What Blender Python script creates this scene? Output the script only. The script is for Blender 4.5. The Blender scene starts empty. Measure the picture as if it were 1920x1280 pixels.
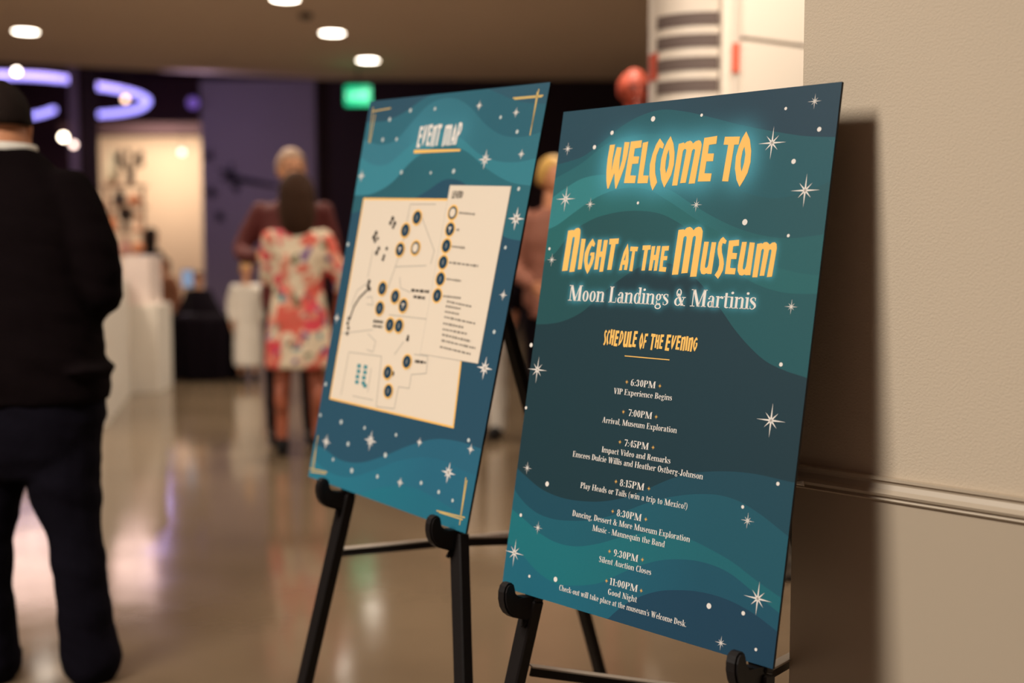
import bpy, bmesh, math, random
import numpy as np
from mathutils import Vector, Matrix, noise
from mathutils.geometry import tessellate_polygon

random.seed(4)
scene = bpy.context.scene
COL = scene.collection
PI = math.pi

# ---------------------------------------------------------------- camera
F_PX, PITCH, CAM_H = 2270.0, 0.0806, 1.28
cam_data = bpy.data.cameras.new('camera')
cam_data.sensor_width = 36.0
cam_data.lens = F_PX / 1920 * 36.0
cam_data.clip_end = 200
cam = bpy.data.objects.new('camera', cam_data)
COL.objects.link(cam)
cam.location = (0, 0, CAM_H)
cam.rotation_euler = (PI / 2 - PITCH, 0, 0)
cam_data.dof.use_dof = True
cam_data.dof.focus_distance = 2.05
cam_data.dof.aperture_fstop = 1.8
scene.camera = cam

# ---------------------------------------------------------------- world, exposure
world = bpy.data.worlds.new('world')
scene.world = world
world.use_nodes = True
bg = world.node_tree.nodes['Background']
bg.inputs[0].default_value = (0.85, 0.66, 0.60, 1)
bg.inputs[1].default_value = 0.008
scene.view_settings.view_transform = 'Standard'
scene.view_settings.look = 'None'
scene.view_settings.gamma = 1.0
scene.view_settings.exposure = 0.0
scene.view_settings.use_curve_mapping = False


def area_light(name, loc, size, power, color, target=None, shape='DISK', size_y=None, spread=None):
    d = bpy.data.lights.new(name, 'AREA')
    d.shape = shape
    d.size = size
    if size_y:
        d.size_y = size_y
    d.energy = power
    d.color = color
    if spread:
        d.spread = spread
    o = bpy.data.objects.new(name, d)
    COL.objects.link(o)
    o.location = loc
    if target is not None:
        o.rotation_euler = (Vector(target) - Vector(loc)).to_track_quat('-Z', 'Y').to_euler()
    return o


WARM = (1.0, 0.92, 0.81)
CEIL = 3.62
# the ceiling fixture near the signs (out of frame) that lights them and the wall
key = area_light('key_downlight', (-2.75, 0.30, 3.56), 2.5, 315, WARM, shape='RECTANGLE', size_y=0.75)
key.rotation_euler = (0, 0, math.radians(25.5))
# recessed ceiling lights over the hall
DOWN = [(-5.37, 13.6), (-2.17, 11.8), (-2.0, 13.7), (-1.84, 15.7)]
HIDDEN_DOWN = [(-4.6, 4.4), (-3.4, 6.4), (0.2, 6.0), (-4.2, 8.4), (-2.1, 8.8), (0.6, 8.6), (2.2, 12.0), (-7.6, 9.5), (1.6, 4.6)]
for x, y in DOWN + HIDDEN_DOWN:
    area_light('downlight_lamp', (x, y, CEIL - 0.03), 0.26, 46 if y > 4.7 else 34, (1.0, 0.86, 0.70), (x, y, 0), spread=2.3)
area_light('atrium_wash', (-7.2, 24.2, 3.3), 2.0, 85, (1.0, 0.80, 0.62), (-7.0, 26, 1.9))
area_light('atrium_purple', (-4.5, 16.5, 3.2), 1.2, 15, (0.72, 0.55, 1.0), (-4.6, 20, 1.6))
area_light('atrium_purple_floor', (-6.9, 23.0, 3.75), 0.5, 26, (0.60, 0.45, 1.0), (-5.0, 16, 0))  # added light that gives the floor a purple reflection; no fixture

area_light('atrium_ambient', (-3.5, 27.0, 6.4), 3.0, 260, (1.0, 0.48, 0.62), (-3.5, 29, 0))  # added reddish fill that lifts the dark atrium walls; no fixture
area_light('exhibit_fill', (0.75, 3.75, CEIL - 0.03), 0.26, 30, (1.0, 0.84, 0.68), (0.95, 4.6, 0.6), spread=1.6)  # added unseen fill light that brightens the tower; no fixture

# ---------------------------------------------------------------- projection helpers
R_AX = Vector((1, 0, 0))
F_AX = Vector((0, math.cos(PITCH), -math.sin(PITCH)))
U_AX = Vector((0, math.sin(PITCH), math.cos(PITCH)))
CAM = Vector((0, 0, CAM_H))


def ray(px, py):
    return F_AX + R_AX * ((px - 960) / F_PX) - U_AX * ((py - 640) / F_PX)


def at(px, py, Y):
    d = ray(px, py)
    return CAM + d * (Y / d.y)


def floor_at(px, py):
    d = ray(px, py)
    return CAM + d * (CAM_H / -d.z)


# ---------------------------------------------------------------- materials
def srgb(c):
    return tuple(((v / 255) / 12.92 if v / 255 <= 0.04045 else ((v / 255 + 0.055) / 1.055) ** 2.4) for v in c)


MATS = {}


def mat(name, color, rough=0.6, metal=0.0, bump=0.0, bscale=60.0, var=0.0, spec=0.5, emit=None, estr=0.0, coat=0.0):
    if name in MATS:
        return MATS[name]
    m = bpy.data.materials.new(name)
    m.use_nodes = True
    nt = m.node_tree
    b = nt.nodes['Principled BSDF']
    b.inputs['Base Color'].default_value = (*color, 1)
    b.inputs['Roughness'].default_value = rough
    b.inputs['Metallic'].default_value = metal
    b.inputs['Specular IOR Level'].default_value = spec
    b.inputs['Coat Weight'].default_value = coat
    tc = nt.nodes.new('ShaderNodeTexCoord')
    nz = nt.nodes.new('ShaderNodeTexNoise')
    nz.inputs['Scale'].default_value = bscale
    nz.inputs['Detail'].default_value = 4
    nt.links.new(tc.outputs['Object'], nz.inputs['Vector'])
    if var > 0:
        hsv = nt.nodes.new('ShaderNodeMix')
        hsv.data_type = 'RGBA'
        hsv.inputs[6].default_value = (*[c * (1 - var) for c in color], 1)
        hsv.inputs[7].default_value = (*[min(1, c * (1 + var)) for c in color], 1)
        nt.links.new(nz.outputs['Fac'], hsv.inputs[0])
        nt.links.new(hsv.outputs[2], b.inputs['Base Color'])
    if bump > 0:
        bp = nt.nodes.new('ShaderNodeBump')
        bp.inputs['Strength'].default_value = bump
        bp.inputs['Distance'].default_value = 0.01
        nt.links.new(nz.outputs['Fac'], bp.inputs['Height'])
        nt.links.new(bp.outputs['Normal'], b.inputs['Normal'])
    if emit is not None:
        b.inputs['Emission Color'].default_value = (*emit, 1)
        b.inputs['Emission Strength'].default_value = estr
    MATS[name] = m
    return m


def vcol_mat(name, rough=0.5, grain=0.06):
    m = bpy.data.materials.new(name)
    m.use_nodes = True
    nt = m.node_tree
    b = nt.nodes['Principled BSDF']
    at_ = nt.nodes.new('ShaderNodeAttribute')
    at_.attribute_name = 'print'
    tc = nt.nodes.new('ShaderNodeTexCoord')
    nz = nt.nodes.new('ShaderNodeTexNoise')
    nz.inputs['Scale'].default_value = 900
    nz.inputs['Detail'].default_value = 2
    nt.links.new(tc.outputs['Object'], nz.inputs['Vector'])
    mr = nt.nodes.new('ShaderNodeMapRange')
    mr.inputs[1].default_value = 0.3
    mr.inputs[2].default_value = 0.7
    mr.inputs[3].default_value = 1 - grain
    mr.inputs[4].default_value = 1 + grain
    nt.links.new(nz.outputs['Fac'], mr.inputs[0])
    mu = nt.nodes.new('ShaderNodeVectorMath')
    mu.operation = 'SCALE'
    nt.links.new(at_.outputs['Color'], mu.inputs[0])
    nt.links.new(mr.outputs[0], mu.inputs['Scale'])
    nt.links.new(mu.outputs[0], b.inputs['Base Color'])
    b.inputs['Roughness'].default_value = rough
    b.inputs['Specular IOR Level'].default_value = 0.25
    return m


M_BEIGE = mat('beige wall paint', (0.60, 0.47, 0.335), 0.75, spec=0.25)


def orange_peel(name, color, scale, strength, rough):
    m = bpy.data.materials.new(name)
    m.use_nodes = True
    nt = m.node_tree
    b = nt.nodes['Principled BSDF']
    b.inputs['Base Color'].default_value = (*color, 1)
    b.inputs['Roughness'].default_value = rough
    b.inputs['Specular IOR Level'].default_value = 0.3
    tc = nt.nodes.new('ShaderNodeTexCoord')
    n1 = nt.nodes.new('ShaderNodeTexNoise')
    n1.inputs['Scale'].default_value = scale
    n1.inputs['Detail'].default_value = 3
    n1.inputs['Roughness'].default_value = 0.55
    nt.links.new(tc.outputs['Object'], n1.inputs['Vector'])
    bp = nt.nodes.new('ShaderNodeBump')
    bp.inputs['Strength'].default_value = strength
    bp.inputs['Distance'].default_value = 0.004
    nt.links.new(n1.outputs['Fac'], bp.inputs['Height'])
    nt.links.new(bp.outputs['Normal'], b.inputs['Normal'])
    return m


M_PEEL = orange_peel('textured beige wall', (0.61, 0.505, 0.385), 250, 0.34, 0.7)
M_SATIN = orange_peel('smooth beige wall panel', (0.50, 0.41, 0.31), 90, 0.03, 0.45)
M_BLACK = mat('black painted metal', (0.008, 0.006, 0.006), 0.5, bump=0.05, bscale=200, spec=0.3)
M_BLACKEDGE = mat('black foam board edge', (0.010, 0.008, 0.009), 0.8)
M_BRACE = mat('pale grey brace top', (0.42, 0.36, 0.30), 0.35)  # brace tops are a paler grey than the black braces
M_SKIN = mat('skin', (0.62, 0.27, 0.14), 0.5, var=0.08, bscale=20)
M_SKIN_PALE = mat('pale skin', (0.72, 0.36, 0.20), 0.5, var=0.06, bscale=20)
M_LIP = mat('lips', (0.45, 0.12, 0.09), 0.4)
M_EYE = mat('eyes', (0.03, 0.02, 0.02), 0.2)
M_DARKHAIR = mat('dark brown hair', (0.016, 0.009, 0.007), 0.85, bump=0.3, bscale=90, var=0.3, spec=0.15)
M_BROWNHAIR = mat('brown hair', (0.045, 0.02, 0.010), 0.8, bump=0.3, bscale=60, var=0.3, spec=0.2)
M_BLONDE = mat('yellow blond hair', (0.62, 0.36, 0.08), 0.5, bump=0.6, bscale=80, var=0.3)
M_GREYHAIR = mat('short grey hair', (0.55, 0.38, 0.27), 0.7, bump=0.3, bscale=100, var=0.2)
M_WHITE = mat('white cloth', (0.72, 0.66, 0.58), 0.8, bump=0.3, bscale=8, var=0.05)
M_SWEATER = mat('black knitted sweater', (0.006, 0.0035, 0.004), 0.95, bump=0.4, bscale=240, var=0.2, spec=0.04)
M_JEANS = mat('dark navy trousers', (0.006, 0.005, 0.009), 0.95, bump=0.3, bscale=140, var=0.3, spec=0.05)
M_SHOE = mat('black leather', (0.006, 0.005, 0.005), 0.6, spec=0.2)

# concrete floor
M_FLOOR = bpy.data.materials.new('polished concrete')
M_FLOOR.use_nodes = True
nt = M_FLOOR.node_tree
b = nt.nodes['Principled BSDF']
tc = nt.nodes.new('ShaderNodeTexCoord')
n1 = nt.nodes.new('ShaderNodeTexNoise')
n1.inputs['Scale'].default_value = 0.9
n1.inputs['Detail'].default_value = 6
nt.links.new(tc.outputs['Object'], n1.inputs['Vector'])
cr = nt.nodes.new('ShaderNodeValToRGB')
cr.color_ramp.elements[0].position = 0.3
cr.color_ramp.elements[0].color = (0.115, 0.080, 0.050, 1)
cr.color_ramp.elements[1].position = 0.7
cr.color_ramp.elements[1].color = (0.165, 0.117, 0.074, 1)
nt.links.new(n1.outputs['Fac'], cr.inputs[0])
nt.links.new(cr.outputs[0], b.inputs['Base Color'])
b.inputs['Roughness'].default_value = 0.16
b.inputs['Specular IOR Level'].default_value = 0.6
n2 = nt.nodes.new('ShaderNodeTexNoise')
n2.inputs['Scale'].default_value = 3.5
n2.inputs['Detail'].default_value = 3
nt.links.new(tc.outputs['Object'], n2.inputs['Vector'])
mr = nt.nodes.new('ShaderNodeMapRange')
mr.inputs[3].default_value = 0.07
mr.inputs[4].default_value = 0.15
nt.links.new(n2.outputs['Fac'], mr.inputs[0])
nt.links.new(mr.outputs[0], b.inputs['Roughness'])
bp = nt.nodes.new('ShaderNodeBump')
bp.inputs['Strength'].default_value = 0.03
bp.inputs['Distance'].default_value = 0.02
nt.links.new(n2.outputs['Fac'], bp.inputs['Height'])
nt.links.new(bp.outputs['Normal'], b.inputs['Normal'])


# ---------------------------------------------------------------- object helpers
def tag(o, label=None, cat=None, group=None, kind=None):
    if label:
        o['label'] = label
    if cat:
        o['category'] = cat
    if group:
        o['group'] = group
    if kind:
        o['kind'] = kind
    return o


def empty(name, loc=(0, 0, 0), rotz=0.0, matrix=None):
    o = bpy.data.objects.new(name, None)
    COL.objects.link(o)
    o.empty_display_size = 0.05
    if matrix is not None:
        o.matrix_world = matrix
    else:
        o.location = loc
        o.rotation_euler = (0, 0, rotz)
    return o


def obj(name, bm, m, parent=None, smooth=False):
    me = bpy.data.meshes.new(name)
    bm.to_mesh(me)
    bm.free()
    for x in (m if isinstance(m, (list, tuple)) else [m]):
        me.materials.append(x)
    if smooth:
        for p in me.polygons:
            p.use_smooth = True
    o = bpy.data.objects.new(name, me)
    COL.objects.link(o)
    if parent is not None:
        o.parent = parent
    return o


def bx(bm, x0, x1, y0, y1, z0, z1, mi=0):
    v = [bm.verts.new(p) for p in ((x0, y0, z0), (x1, y0, z0), (x1, y1, z0), (x0, y1, z0),
                                   (x0, y0, z1), (x1, y0, z1), (x1, y1, z1), (x0, y1, z1))]
    for f in ((3, 2, 1, 0), (4, 5, 6, 7), (0, 1, 5, 4), (1, 2, 6, 5), (2, 3, 7, 6), (3, 0, 4, 7)):
        bm.faces.new([v[i] for i in f]).material_index = mi
    return v


def bar(bm, a, b, w, h, up=Vector((0, 0, 1)), mi=0, w2=None):
    """square bar from a to b, w across, h along up"""
    a, b = Vector(a), Vector(b)
    d = (b - a).normalized()
    s = d.cross(up).normalized()
    t = s.cross(d).normalized()
    vs = []
    for p, ww in ((a, w), (b, w2 or w)):
        for i, j in ((-1, -1), (1, -1), (1, 1), (-1, 1)):
            vs.append(bm.verts.new(p + s * (i * ww / 2) + t * (j * h / 2)))
    for f in ((3, 2, 1, 0), (4, 5, 6, 7), (0, 1, 5, 4), (1, 2, 6, 5), (2, 3, 7, 6), (3, 0, 4, 7)):
        bm.faces.new([vs[i] for i in f]).material_index = mi


def bevel(bm, w=0.002, seg=2):
    bmesh.ops.bevel(bm, geom=bm.edges[:], offset=w, segments=seg, affect='EDGES', clamp_overlap=True)


def tube(bm, pts, radii, n=12, caps=True, mi=0, sy=1.0):
    pts = [Vector(p) for p in pts]
    if not hasattr(radii, '__len__'):
        radii = [radii] * len(pts)
    rings = []
    ref = Vector((0.31, 0.9, 0.27)).normalized()
    for i, p in enumerate(pts):
        d = (pts[min(i + 1, len(pts) - 1)] - pts[max(i - 1, 0)]).normalized()
        s = d.cross(ref).normalized()
        t = s.cross(d).normalized()
        rings.append([bm.verts.new(p + (s * math.cos(2 * PI * k / n) + t * sy * math.sin(2 * PI * k / n)) * radii[i]) for k in range(n)])
    for a, b_ in zip(rings, rings[1:]):
        for k in range(n):
            bm.faces.new((a[k], a[(k + 1) % n], b_[(k + 1) % n], b_[k])).material_index = mi
    if caps:
        bm.faces.new(rings[0][::-1]).material_index = mi
        bm.faces.new(rings[-1]).material_index = mi


def smooth_path(pts, n=8):
    pts = [Vector(p) for p in pts]
    out = []
    for i in range(len(pts) - 1):
        p0, p1, p2, p3 = pts[max(i - 1, 0)], pts[i], pts[i + 1], pts[min(i + 2, len(pts) - 1)]
        for k in range(n):
            t = k / n
            out.append(0.5 * ((2 * p1) + (-p0 + p2) * t + (2 * p0 - 5 * p1 + 4 * p2 - p3) * t * t + (-p0 + 3 * p1 - 3 * p2 + p3) * t ** 3))
    out.append(pts[-1])
    return out


def loft(bm, rings, n=28, mi=0, p=2.3):
    """rings: (x, y, z, rx, ry) horizontal super-ellipses"""
    rs = []
    for (x, y, z, rx, ry) in rings:
        r = []
        for k in range(n):
            a = 2 * PI * k / n
            c, s = math.cos(a), math.sin(a)
            r.append(bm.verts.new((x + rx * math.copysign(abs(c) ** (2 / p), c), y + ry * math.copysign(abs(s) ** (2 / p), s), z)))
        rs.append(r)
    for a, b_ in zip(rs, rs[1:]):
        for k in range(n):
            bm.faces.new((a[k], a[(k + 1) % n], b_[(k + 1) % n], b_[k])).material_index = mi
    bm.faces.new(rs[0][::-1]).material_index = mi
    bm.faces.new(rs[-1]).material_index = mi


def ell(bm, c, r, u=20, v=14, mi=0, rot=None):
    M = Matrix.Translation(Vector(c))
    if rot is not None:
        M = M @ rot
    M = M @ Matrix.Diagonal((r[0], r[1], r[2], 1))
    res = bmesh.ops.create_uvsphere(bm, u_segments=u, v_segments=v, radius=1, matrix=M)
    for f in {f for w in res['verts'] for f in w.link_faces}:
        f.material_index = mi
    return res['verts']


def lathe(bm, prof, n=32, cx=0, cy=0, mi=0):
    rs = []
    for r, z in prof:
        rs.append([bm.verts.new((cx + r * math.cos(2 * PI * k / n), cy + r * math.sin(2 * PI * k / n), z)) for k in range(n)])
    for a, b_ in zip(rs, rs[1:]):
        for k in range(n):
            bm.faces.new((a[k], a[(k + 1) % n], b_[(k + 1) % n], b_[k])).material_index = mi
    bm.faces.new(rs[0][::-1]).material_index = mi
    bm.faces.new(rs[-1]).material_index = mi


def remeshed(name, bm, m, parent, voxel=0.014, smooth_n=4, wrinkle=0.0, wscale=(9, 9, 14), seed=0.0):
    """fuse overlapping volumes into ONE continuous surface"""
    me = bpy.data.meshes.new(name + '_raw')
    bmesh.ops.recalc_face_normals(bm, faces=bm.faces[:])
    bm.to_mesh(me)
    bm.free()
    tmp = bpy.data.objects.new(name + '_tmp', me)
    COL.objects.link(tmp)
    r = tmp.modifiers.new('r', 'REMESH')
    r.mode = 'VOXEL'
    r.voxel_size = voxel
    s = tmp.modifiers.new('s', 'SMOOTH')
    s.iterations = smooth_n
    s.factor = 0.5
    dg = bpy.context.evaluated_depsgraph_get()
    dg.update()
    out = bpy.data.meshes.new_from_object(tmp.evaluated_get(dg))
    bpy.data.objects.remove(tmp)
    bpy.data.meshes.remove(me)
    if wrinkle:
        for v in out.vertices:
            c = v.co
            q = Vector((c.x * wscale[0] + seed, c.y * wscale[1], c.z * wscale[2] + c.x * 6))
            k = noise.noise(q) + 0.4 * noise.noise(q * 2.3)
            v.co += v.normal * (wrinkle * k)
    out.materials.clear()
    out.materials.append(m)
    for p in out.polygons:
        p.use_smooth = True
        p.material_index = 0
    out.name = name
    o = bpy.data.objects.new(name, out)
    COL.objects.link(o)
    if parent is not None:
        o.parent = parent
    return o


# ================================================================ THE SETTING
def slab(name, x0, x1, y0, y1, z0, z1, m):
    bm = bmesh.new()
    bx(bm, x0, x1, y0, y1, z0, z1)
    return tag(obj(name, bm, m), kind='structure')


slab('floor', -16, 9, -2.5, 41, -0.12, 0, M_FLOOR)
M_CEIL = mat('dull cream ceiling paint', (0.80, 0.65, 0.52), 0.8, var=0.04, bscale=0.6)
bm = bmesh.new()
cpoly = [(-12, -2.5), (9, -2.5), (9, 17.6), (-2.6, 17.6), (-6.6, 15.95), (-12, 13.7)]
ca_ = [bm.verts.new((x, y, CEIL)) for x, y in cpoly]
cb_ = [bm.verts.new((x, y, CEIL + 0.4)) for x, y in cpoly]
bm.faces.new(ca_[::-1])
bm.faces.new(cb_)
for k in range(6):
    bm.faces.new((ca_[k], ca_[(k + 1) % 6], cb_[(k + 1) % 6], cb_[k]))
tag(obj('ceiling', bm, M_CEIL), kind='structure')
M_DARKWALL = mat('dark plum wall', (0.07, 0.035, 0.045), 0.8, var=0.15, bscale=1.2)
slab('ceiling_atrium', -16, 9, 12.5, 41, 6.6, 6.8, M_DARKWALL)
slab('wall_back', -16, 9, 40, 40.2, 0, 6.6, M_DARKWALL)
slab('wall_far_left', -16.2, -16, 0, 41, 0, 6.6, M_DARKWALL)
slab('wall_far_right', 8.8, 9, 2.5, 41, 0, 6.6, M_DARKWALL)
slab('wall_behind_camera', -12, 9, -2.7, -2.5, 0, CEIL, M_DARKWALL)
for i_, (p_, q_) in enumerate((((8.8, 17.62), (-2.6, 17.62)), ((-2.62, 17.62), (-6.62, 15.97)), ((-6.62, 15.97), (-11.9, 13.77)))):
    bm = bmesh.new()
    bar(bm, (*p_, 4.4), (*q_, 4.4), 0.04, 1.55)
    tag(obj('trim_ceiling_edge', bm, M_DARKWALL), kind='structure')

# dark wall beyond the lilac one
M_PLUM = mat('near black plum wall', (0.055, 0.032, 0.038), 0.85, var=0.2, bscale=0.8)
slab('wall_dark', -3.27, 8.8, 20.0, 20.2, 0, 6.6, M_PLUM)
M_LILAC = mat('lilac painted wall', (0.42, 0.36, 0.44), 0.85, var=0.04, bscale=2)
slab('wall_lilac', at(375, 165, 19.6).x, at(590, 165, 19.6).x, 19.6, 19.85, 0, 3.88, M_LILAC)
M_CREAM = mat('cream gallery wall', (0.80, 0.62, 0.45), 0.8, var=0.05, bscale=1.0)
slab('wall_cream', -9.4, -4.9, 26, 26.2, 0, 3.55, M_CREAM)
slab('trim_soffit', -9.4, -4.9, 25.4, 26.2, 3.55, 3.78, M_DARKWALL)

# column beside the neon ring
bm = bmesh.new()
xa, xb = at(150, 300, 18).x, at(169, 300, 18).x
bx(bm, xa, xb, 18, 18.4, 0, 6.6)
col = tag(obj('column', bm, mat('dark column', (0.035, 0.018, 0.022), 0.7)), 'dark square column standing between the two neon curves', 'column')
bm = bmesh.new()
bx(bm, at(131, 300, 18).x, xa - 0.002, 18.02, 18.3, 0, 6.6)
obj('side_panel', bm, mat('pale purple column side', (0.36, 0.28, 0.42), 0.6), col)  # pale purple strip along the left side of the column

# near partition wall on the right with its chair rail
W0 = Vector((0.4852, 2.0464, 0))
WD = Vector((math.sin(math.radians(45.1)), -math.cos(math.radians(45.1)), 0))   # towards the camera's right
WN = Vector((-WD.y, WD.x, 0)) * -1                                               # towards the viewer
WM = Matrix(((WD.x, -WN.x, 0, W0.x), (WD.y, -WN.y, 0, W0.y), (0, 0, 1, 0), (0, 0, 0, 1)))
bm = bmesh.new()
bx(bm, 0, 3.4, 0, 0.14, 0.885, CEIL)
w = tag(obj('wall_right', bm, M_PEEL), kind='structure')
w.matrix_world = WM
bm = bmesh.new()
bx(bm, -0.004, 3.4, -0.002, 0.142, 0, 0.885)
wp = tag(obj('wall_right_lower', bm, M_SATIN), kind='structure')
wp.matrix_world = WM
bm = bmesh.new()
prof = [(0.0, 0.866), (-0.006, 0.866), (-0.009, 0.869), (-0.006, 0.873), (-0.012, 0.876), (-0.014, 0.880), (-0.008, 0.886), (-0.005, 0.894), (-0.006, 0.899), (-0.010, 0.9005), (-0.010, 0.905), (0.0, 0.906)]
e0 = [bm.verts.new((-0.005, y, z)) for y, z in prof]
e1 = [bm.verts.new((3.4, y, z)) for y, z in prof]
for k in range(len(prof) - 1):
    bm.faces.new((e0[k], e1[k], e1[k + 1], e0[k + 1]))
bm.faces.new(e0)
bm.faces.new(e1[::-1])
bmesh.ops.recalc_face_normals(bm, faces=bm.faces[:])
tr = tag(obj('trim_1', bm, mat('beige chair rail', (0.50, 0.41, 0.31), 0.45)), kind='structure')
tr.matrix_world = WM
bm = bmesh.new()     # bright chip at the end of the rail
v = [bm.verts.new(p) for p in ((-0.004, -0.013, 0.874), (0.024, -0.014, 0.881), (0.026, -0.014, 0.872), (-0.004, -0.0185, 0.873), (0.024, -0.026, 0.877))]
for f in ((0, 3, 1), (0, 2, 3), (3, 2, 4), (3, 4, 1), (1, 4, 2), (0, 1, 2)):
    bm.faces.new([v[i] for i in f])
cp = obj('paint_chip', bm, mat('bare white chip', (0.95, 0.92, 0.86), 0.4), tr)

# ================================================================ PRINTED SIGNS
SW, SH = 0.6096, 0.9144
SIGN_R = dict(px=[(941, 1100), (1449, 1254), (1579, 153), (1057, 210)])
SIGN_L = dict(px=[(578, 893), (873, 1000), (1032, 154), (694, 190)])


def homog(src, dst):
    A = []
    for (x, y), (u, v) in zip(src, dst):
        A.append([x, y, 1, 0, 0, 0, -u * x, -u * y, -u])
        A.append([0, 0, 0, x, y, 1, -v * x, -v * y, -v])
    return np.linalg.svd(np.array(A))[2][-1].reshape(3, 3)


for S in (SIGN_R, SIGN_L):
    S['H'] = homog(S['px'], [(0, 0), (SW, 0), (SW, SH), (0, SH)])


def uv(S, x, y):
    q = S['H'] @ np.array([x, y, 1.0])
    return (q[0] / q[2], q[1] / q[2])


def sign_axes(yaw, lean, inpl, pos):
    r = Vector((math.cos(yaw), math.sin(yaw), 0))
    nh = Vector((math.sin(yaw), -math.cos(yaw), 0))
    u = Vector((0, 0, 1)) * math.cos(lean) - nh * math.sin(lean)
    r, u = r * math.cos(inpl) + u * math.sin(inpl), u * math.cos(inpl) - r * math.sin(inpl)
    n = r.cross(u)
    return Matrix(((r.x, u.x, n.x, pos[0]), (r.y, u.y, n.y, pos[1]), (r.z, u.z, n.z, pos[2]), (0, 0, 0, 1)))


SIGN_R['M'] = sign_axes(-0.8178, 0.1768, 0.0, (-0.0186, 2.2498, 0.6319))
SIGN_L['M'] = sign_axes(-0.8442, 0.2007, -0.0366, (-0.4888, 2.8312, 0.7277))


def plane_point(S, px, py):
    """photo point -> 2D point on the sign's own plane"""
    M = S['M']
    n = M.to_3x3() @ Vector((0, 0, 1))
    d = ray(px, py)
    X = CAM + d * ((M.translation - CAM).dot(n) / d.dot(n))
    l_ = M.inverted() @ X
    return (l_.x, l_.y)


for S in (SIGN_R, SIGN_L):
    S['P'] = homog([(0, 0), (SW, 0), (SW, SH), (0, SH)], [plane_point(S, *c) for c in S['px']])


def place(S, u, v, z=0.0):
    q_ = S['P'] @ np.array([u, v, 1.0])
    return (q_[0] / q_[2], q_[1] / q_[2], z)


def px_polys(S, polys):
    return [[uv(S, x, y) for x, y in p] for p in polys]


def print_mesh(name, S, shapes, m, parent, z=0.0007):
    """shapes: list of (outer, [holes]) in sign metres -> one flat printed mesh"""
    verts, faces = [], []
    for outer, holes in shapes:
        loops = [outer] + list(holes)
        flat = [p for l in loops for p in l]
        tris = tessellate_polygon([[Vector((p[0], p[1], 0)) for p in l] for l in loops])
        k = len(verts)
        verts += [place(S, p[0], p[1], z) for p in flat]
        for t in tris:
            a, b_, c = (flat[i] for i in t)
            cr_ = (b_[0] - a[0]) * (c[1] - a[1]) - (b_[1] - a[1]) * (c[0] - a[0])
            if abs(cr_) < 1e-12:
                continue
            faces.append([k + i for i in (t if cr_ > 0 else t[::-1])])
    me = bpy.data.meshes.new(name)
    me.from_pydata(verts, [], faces)
    me.materials.append(m)
    o = bpy.data.objects.new(name, me)
    COL.objects.link(o)
    o.parent = parent
    return o


# ---------------- retro display lettering, drawn glyph by glyph
def Z(ox, oy, s, pts):
    return [(ox + x / s, oy + y / s) for x, y in pts]


A1 = (1120, 230, 9.144)
A2 = (1260, 230, 9.144)
A3 = (1040, 410, 9.844)
A4 = (1150, 410, 9.844)
A5 = (1290, 410, 9.844)
TITLE = [   # (letter, frame, outer, holes)
    ('W', A1, [(222, 383), (310, 375), (265, 620), (247, 830), (285, 640), (340, 420), (422, 424), (390, 620), (375, 830), (430, 640), (472, 333), (558, 335), (520, 560), (470, 760), (400, 950), (328, 1130), (312, 1130), (300, 1000), (298, 860), (250, 990), (195, 1130), (175, 1130), (160, 1000), (160, 830), (180, 620)], []),
    ('E', A1, [(580, 325), (770, 302), (758, 425), (648, 443), (628, 578), (725, 580), (705, 700), (602, 708), (570, 905), (668, 907), (650, 1036), (460, 1036)], []),
    ('L', A1, [(785, 345), (878, 325), (790, 905), (885, 908), (865, 1036), (690, 1040)], []),
    ('C', A1, [(1078, 268), (1150, 375), (1128, 448), (1075, 425), (1020, 560), (998, 700), (995, 860), (1030, 1022), (950, 1165), (915, 1060), (897, 900), (905, 720), (950, 540), (1010, 380)], []),
    ('O', A1, [(1262, 232), (1310, 360), (1330, 520), (1318, 720), (1270, 900), (1210, 1010), (1150, 1115), (1100, 980), (1080, 800), (1100, 620), (1150, 440), (1205, 320)], [[(1232, 460), (1242, 600), (1225, 740), (1183, 870), (1168, 780), (1178, 660), (1200, 550)]]),
    ('M', A2, [(120, 365), (210, 338), (218, 362), (260, 325), (320, 308), (350, 330), (362, 360), (410, 318), (465, 300), (500, 318), (515, 380), (505, 450), (395, 1040), (288, 1048), (400, 480), (395, 455), (375, 452), (350, 480), (240, 1030), (142, 1038), (250, 480), (245, 455), (225, 450), (198, 475), (190, 500), (95, 1075), (5, 1080)], []),
    ('E', A2, [(558, 262), (782, 226), (765, 362), (640, 382), (620, 530), (725, 528), (708, 660), (595, 665), (562, 868), (685, 870), (662, 1005), (445, 1010)], []),
    ('T', A2, [(912, 242), (1172, 238), (1148, 376), (1072, 378), (968, 1008), (862, 1004), (968, 380), (888, 378)], []),
    ('O', A2, [(1278, 148), (1340, 290), (1362, 480), (1350, 680), (1300, 860), (1235, 985), (1162, 1102), (1110, 980), (1083, 780), (1100, 580), (1150, 400), (1210, 260)], [[(1248, 412), (1262, 540), (1240, 690), (1197, 840), (1182, 760), (1185, 640), (1215, 490)]]),
]
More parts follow.
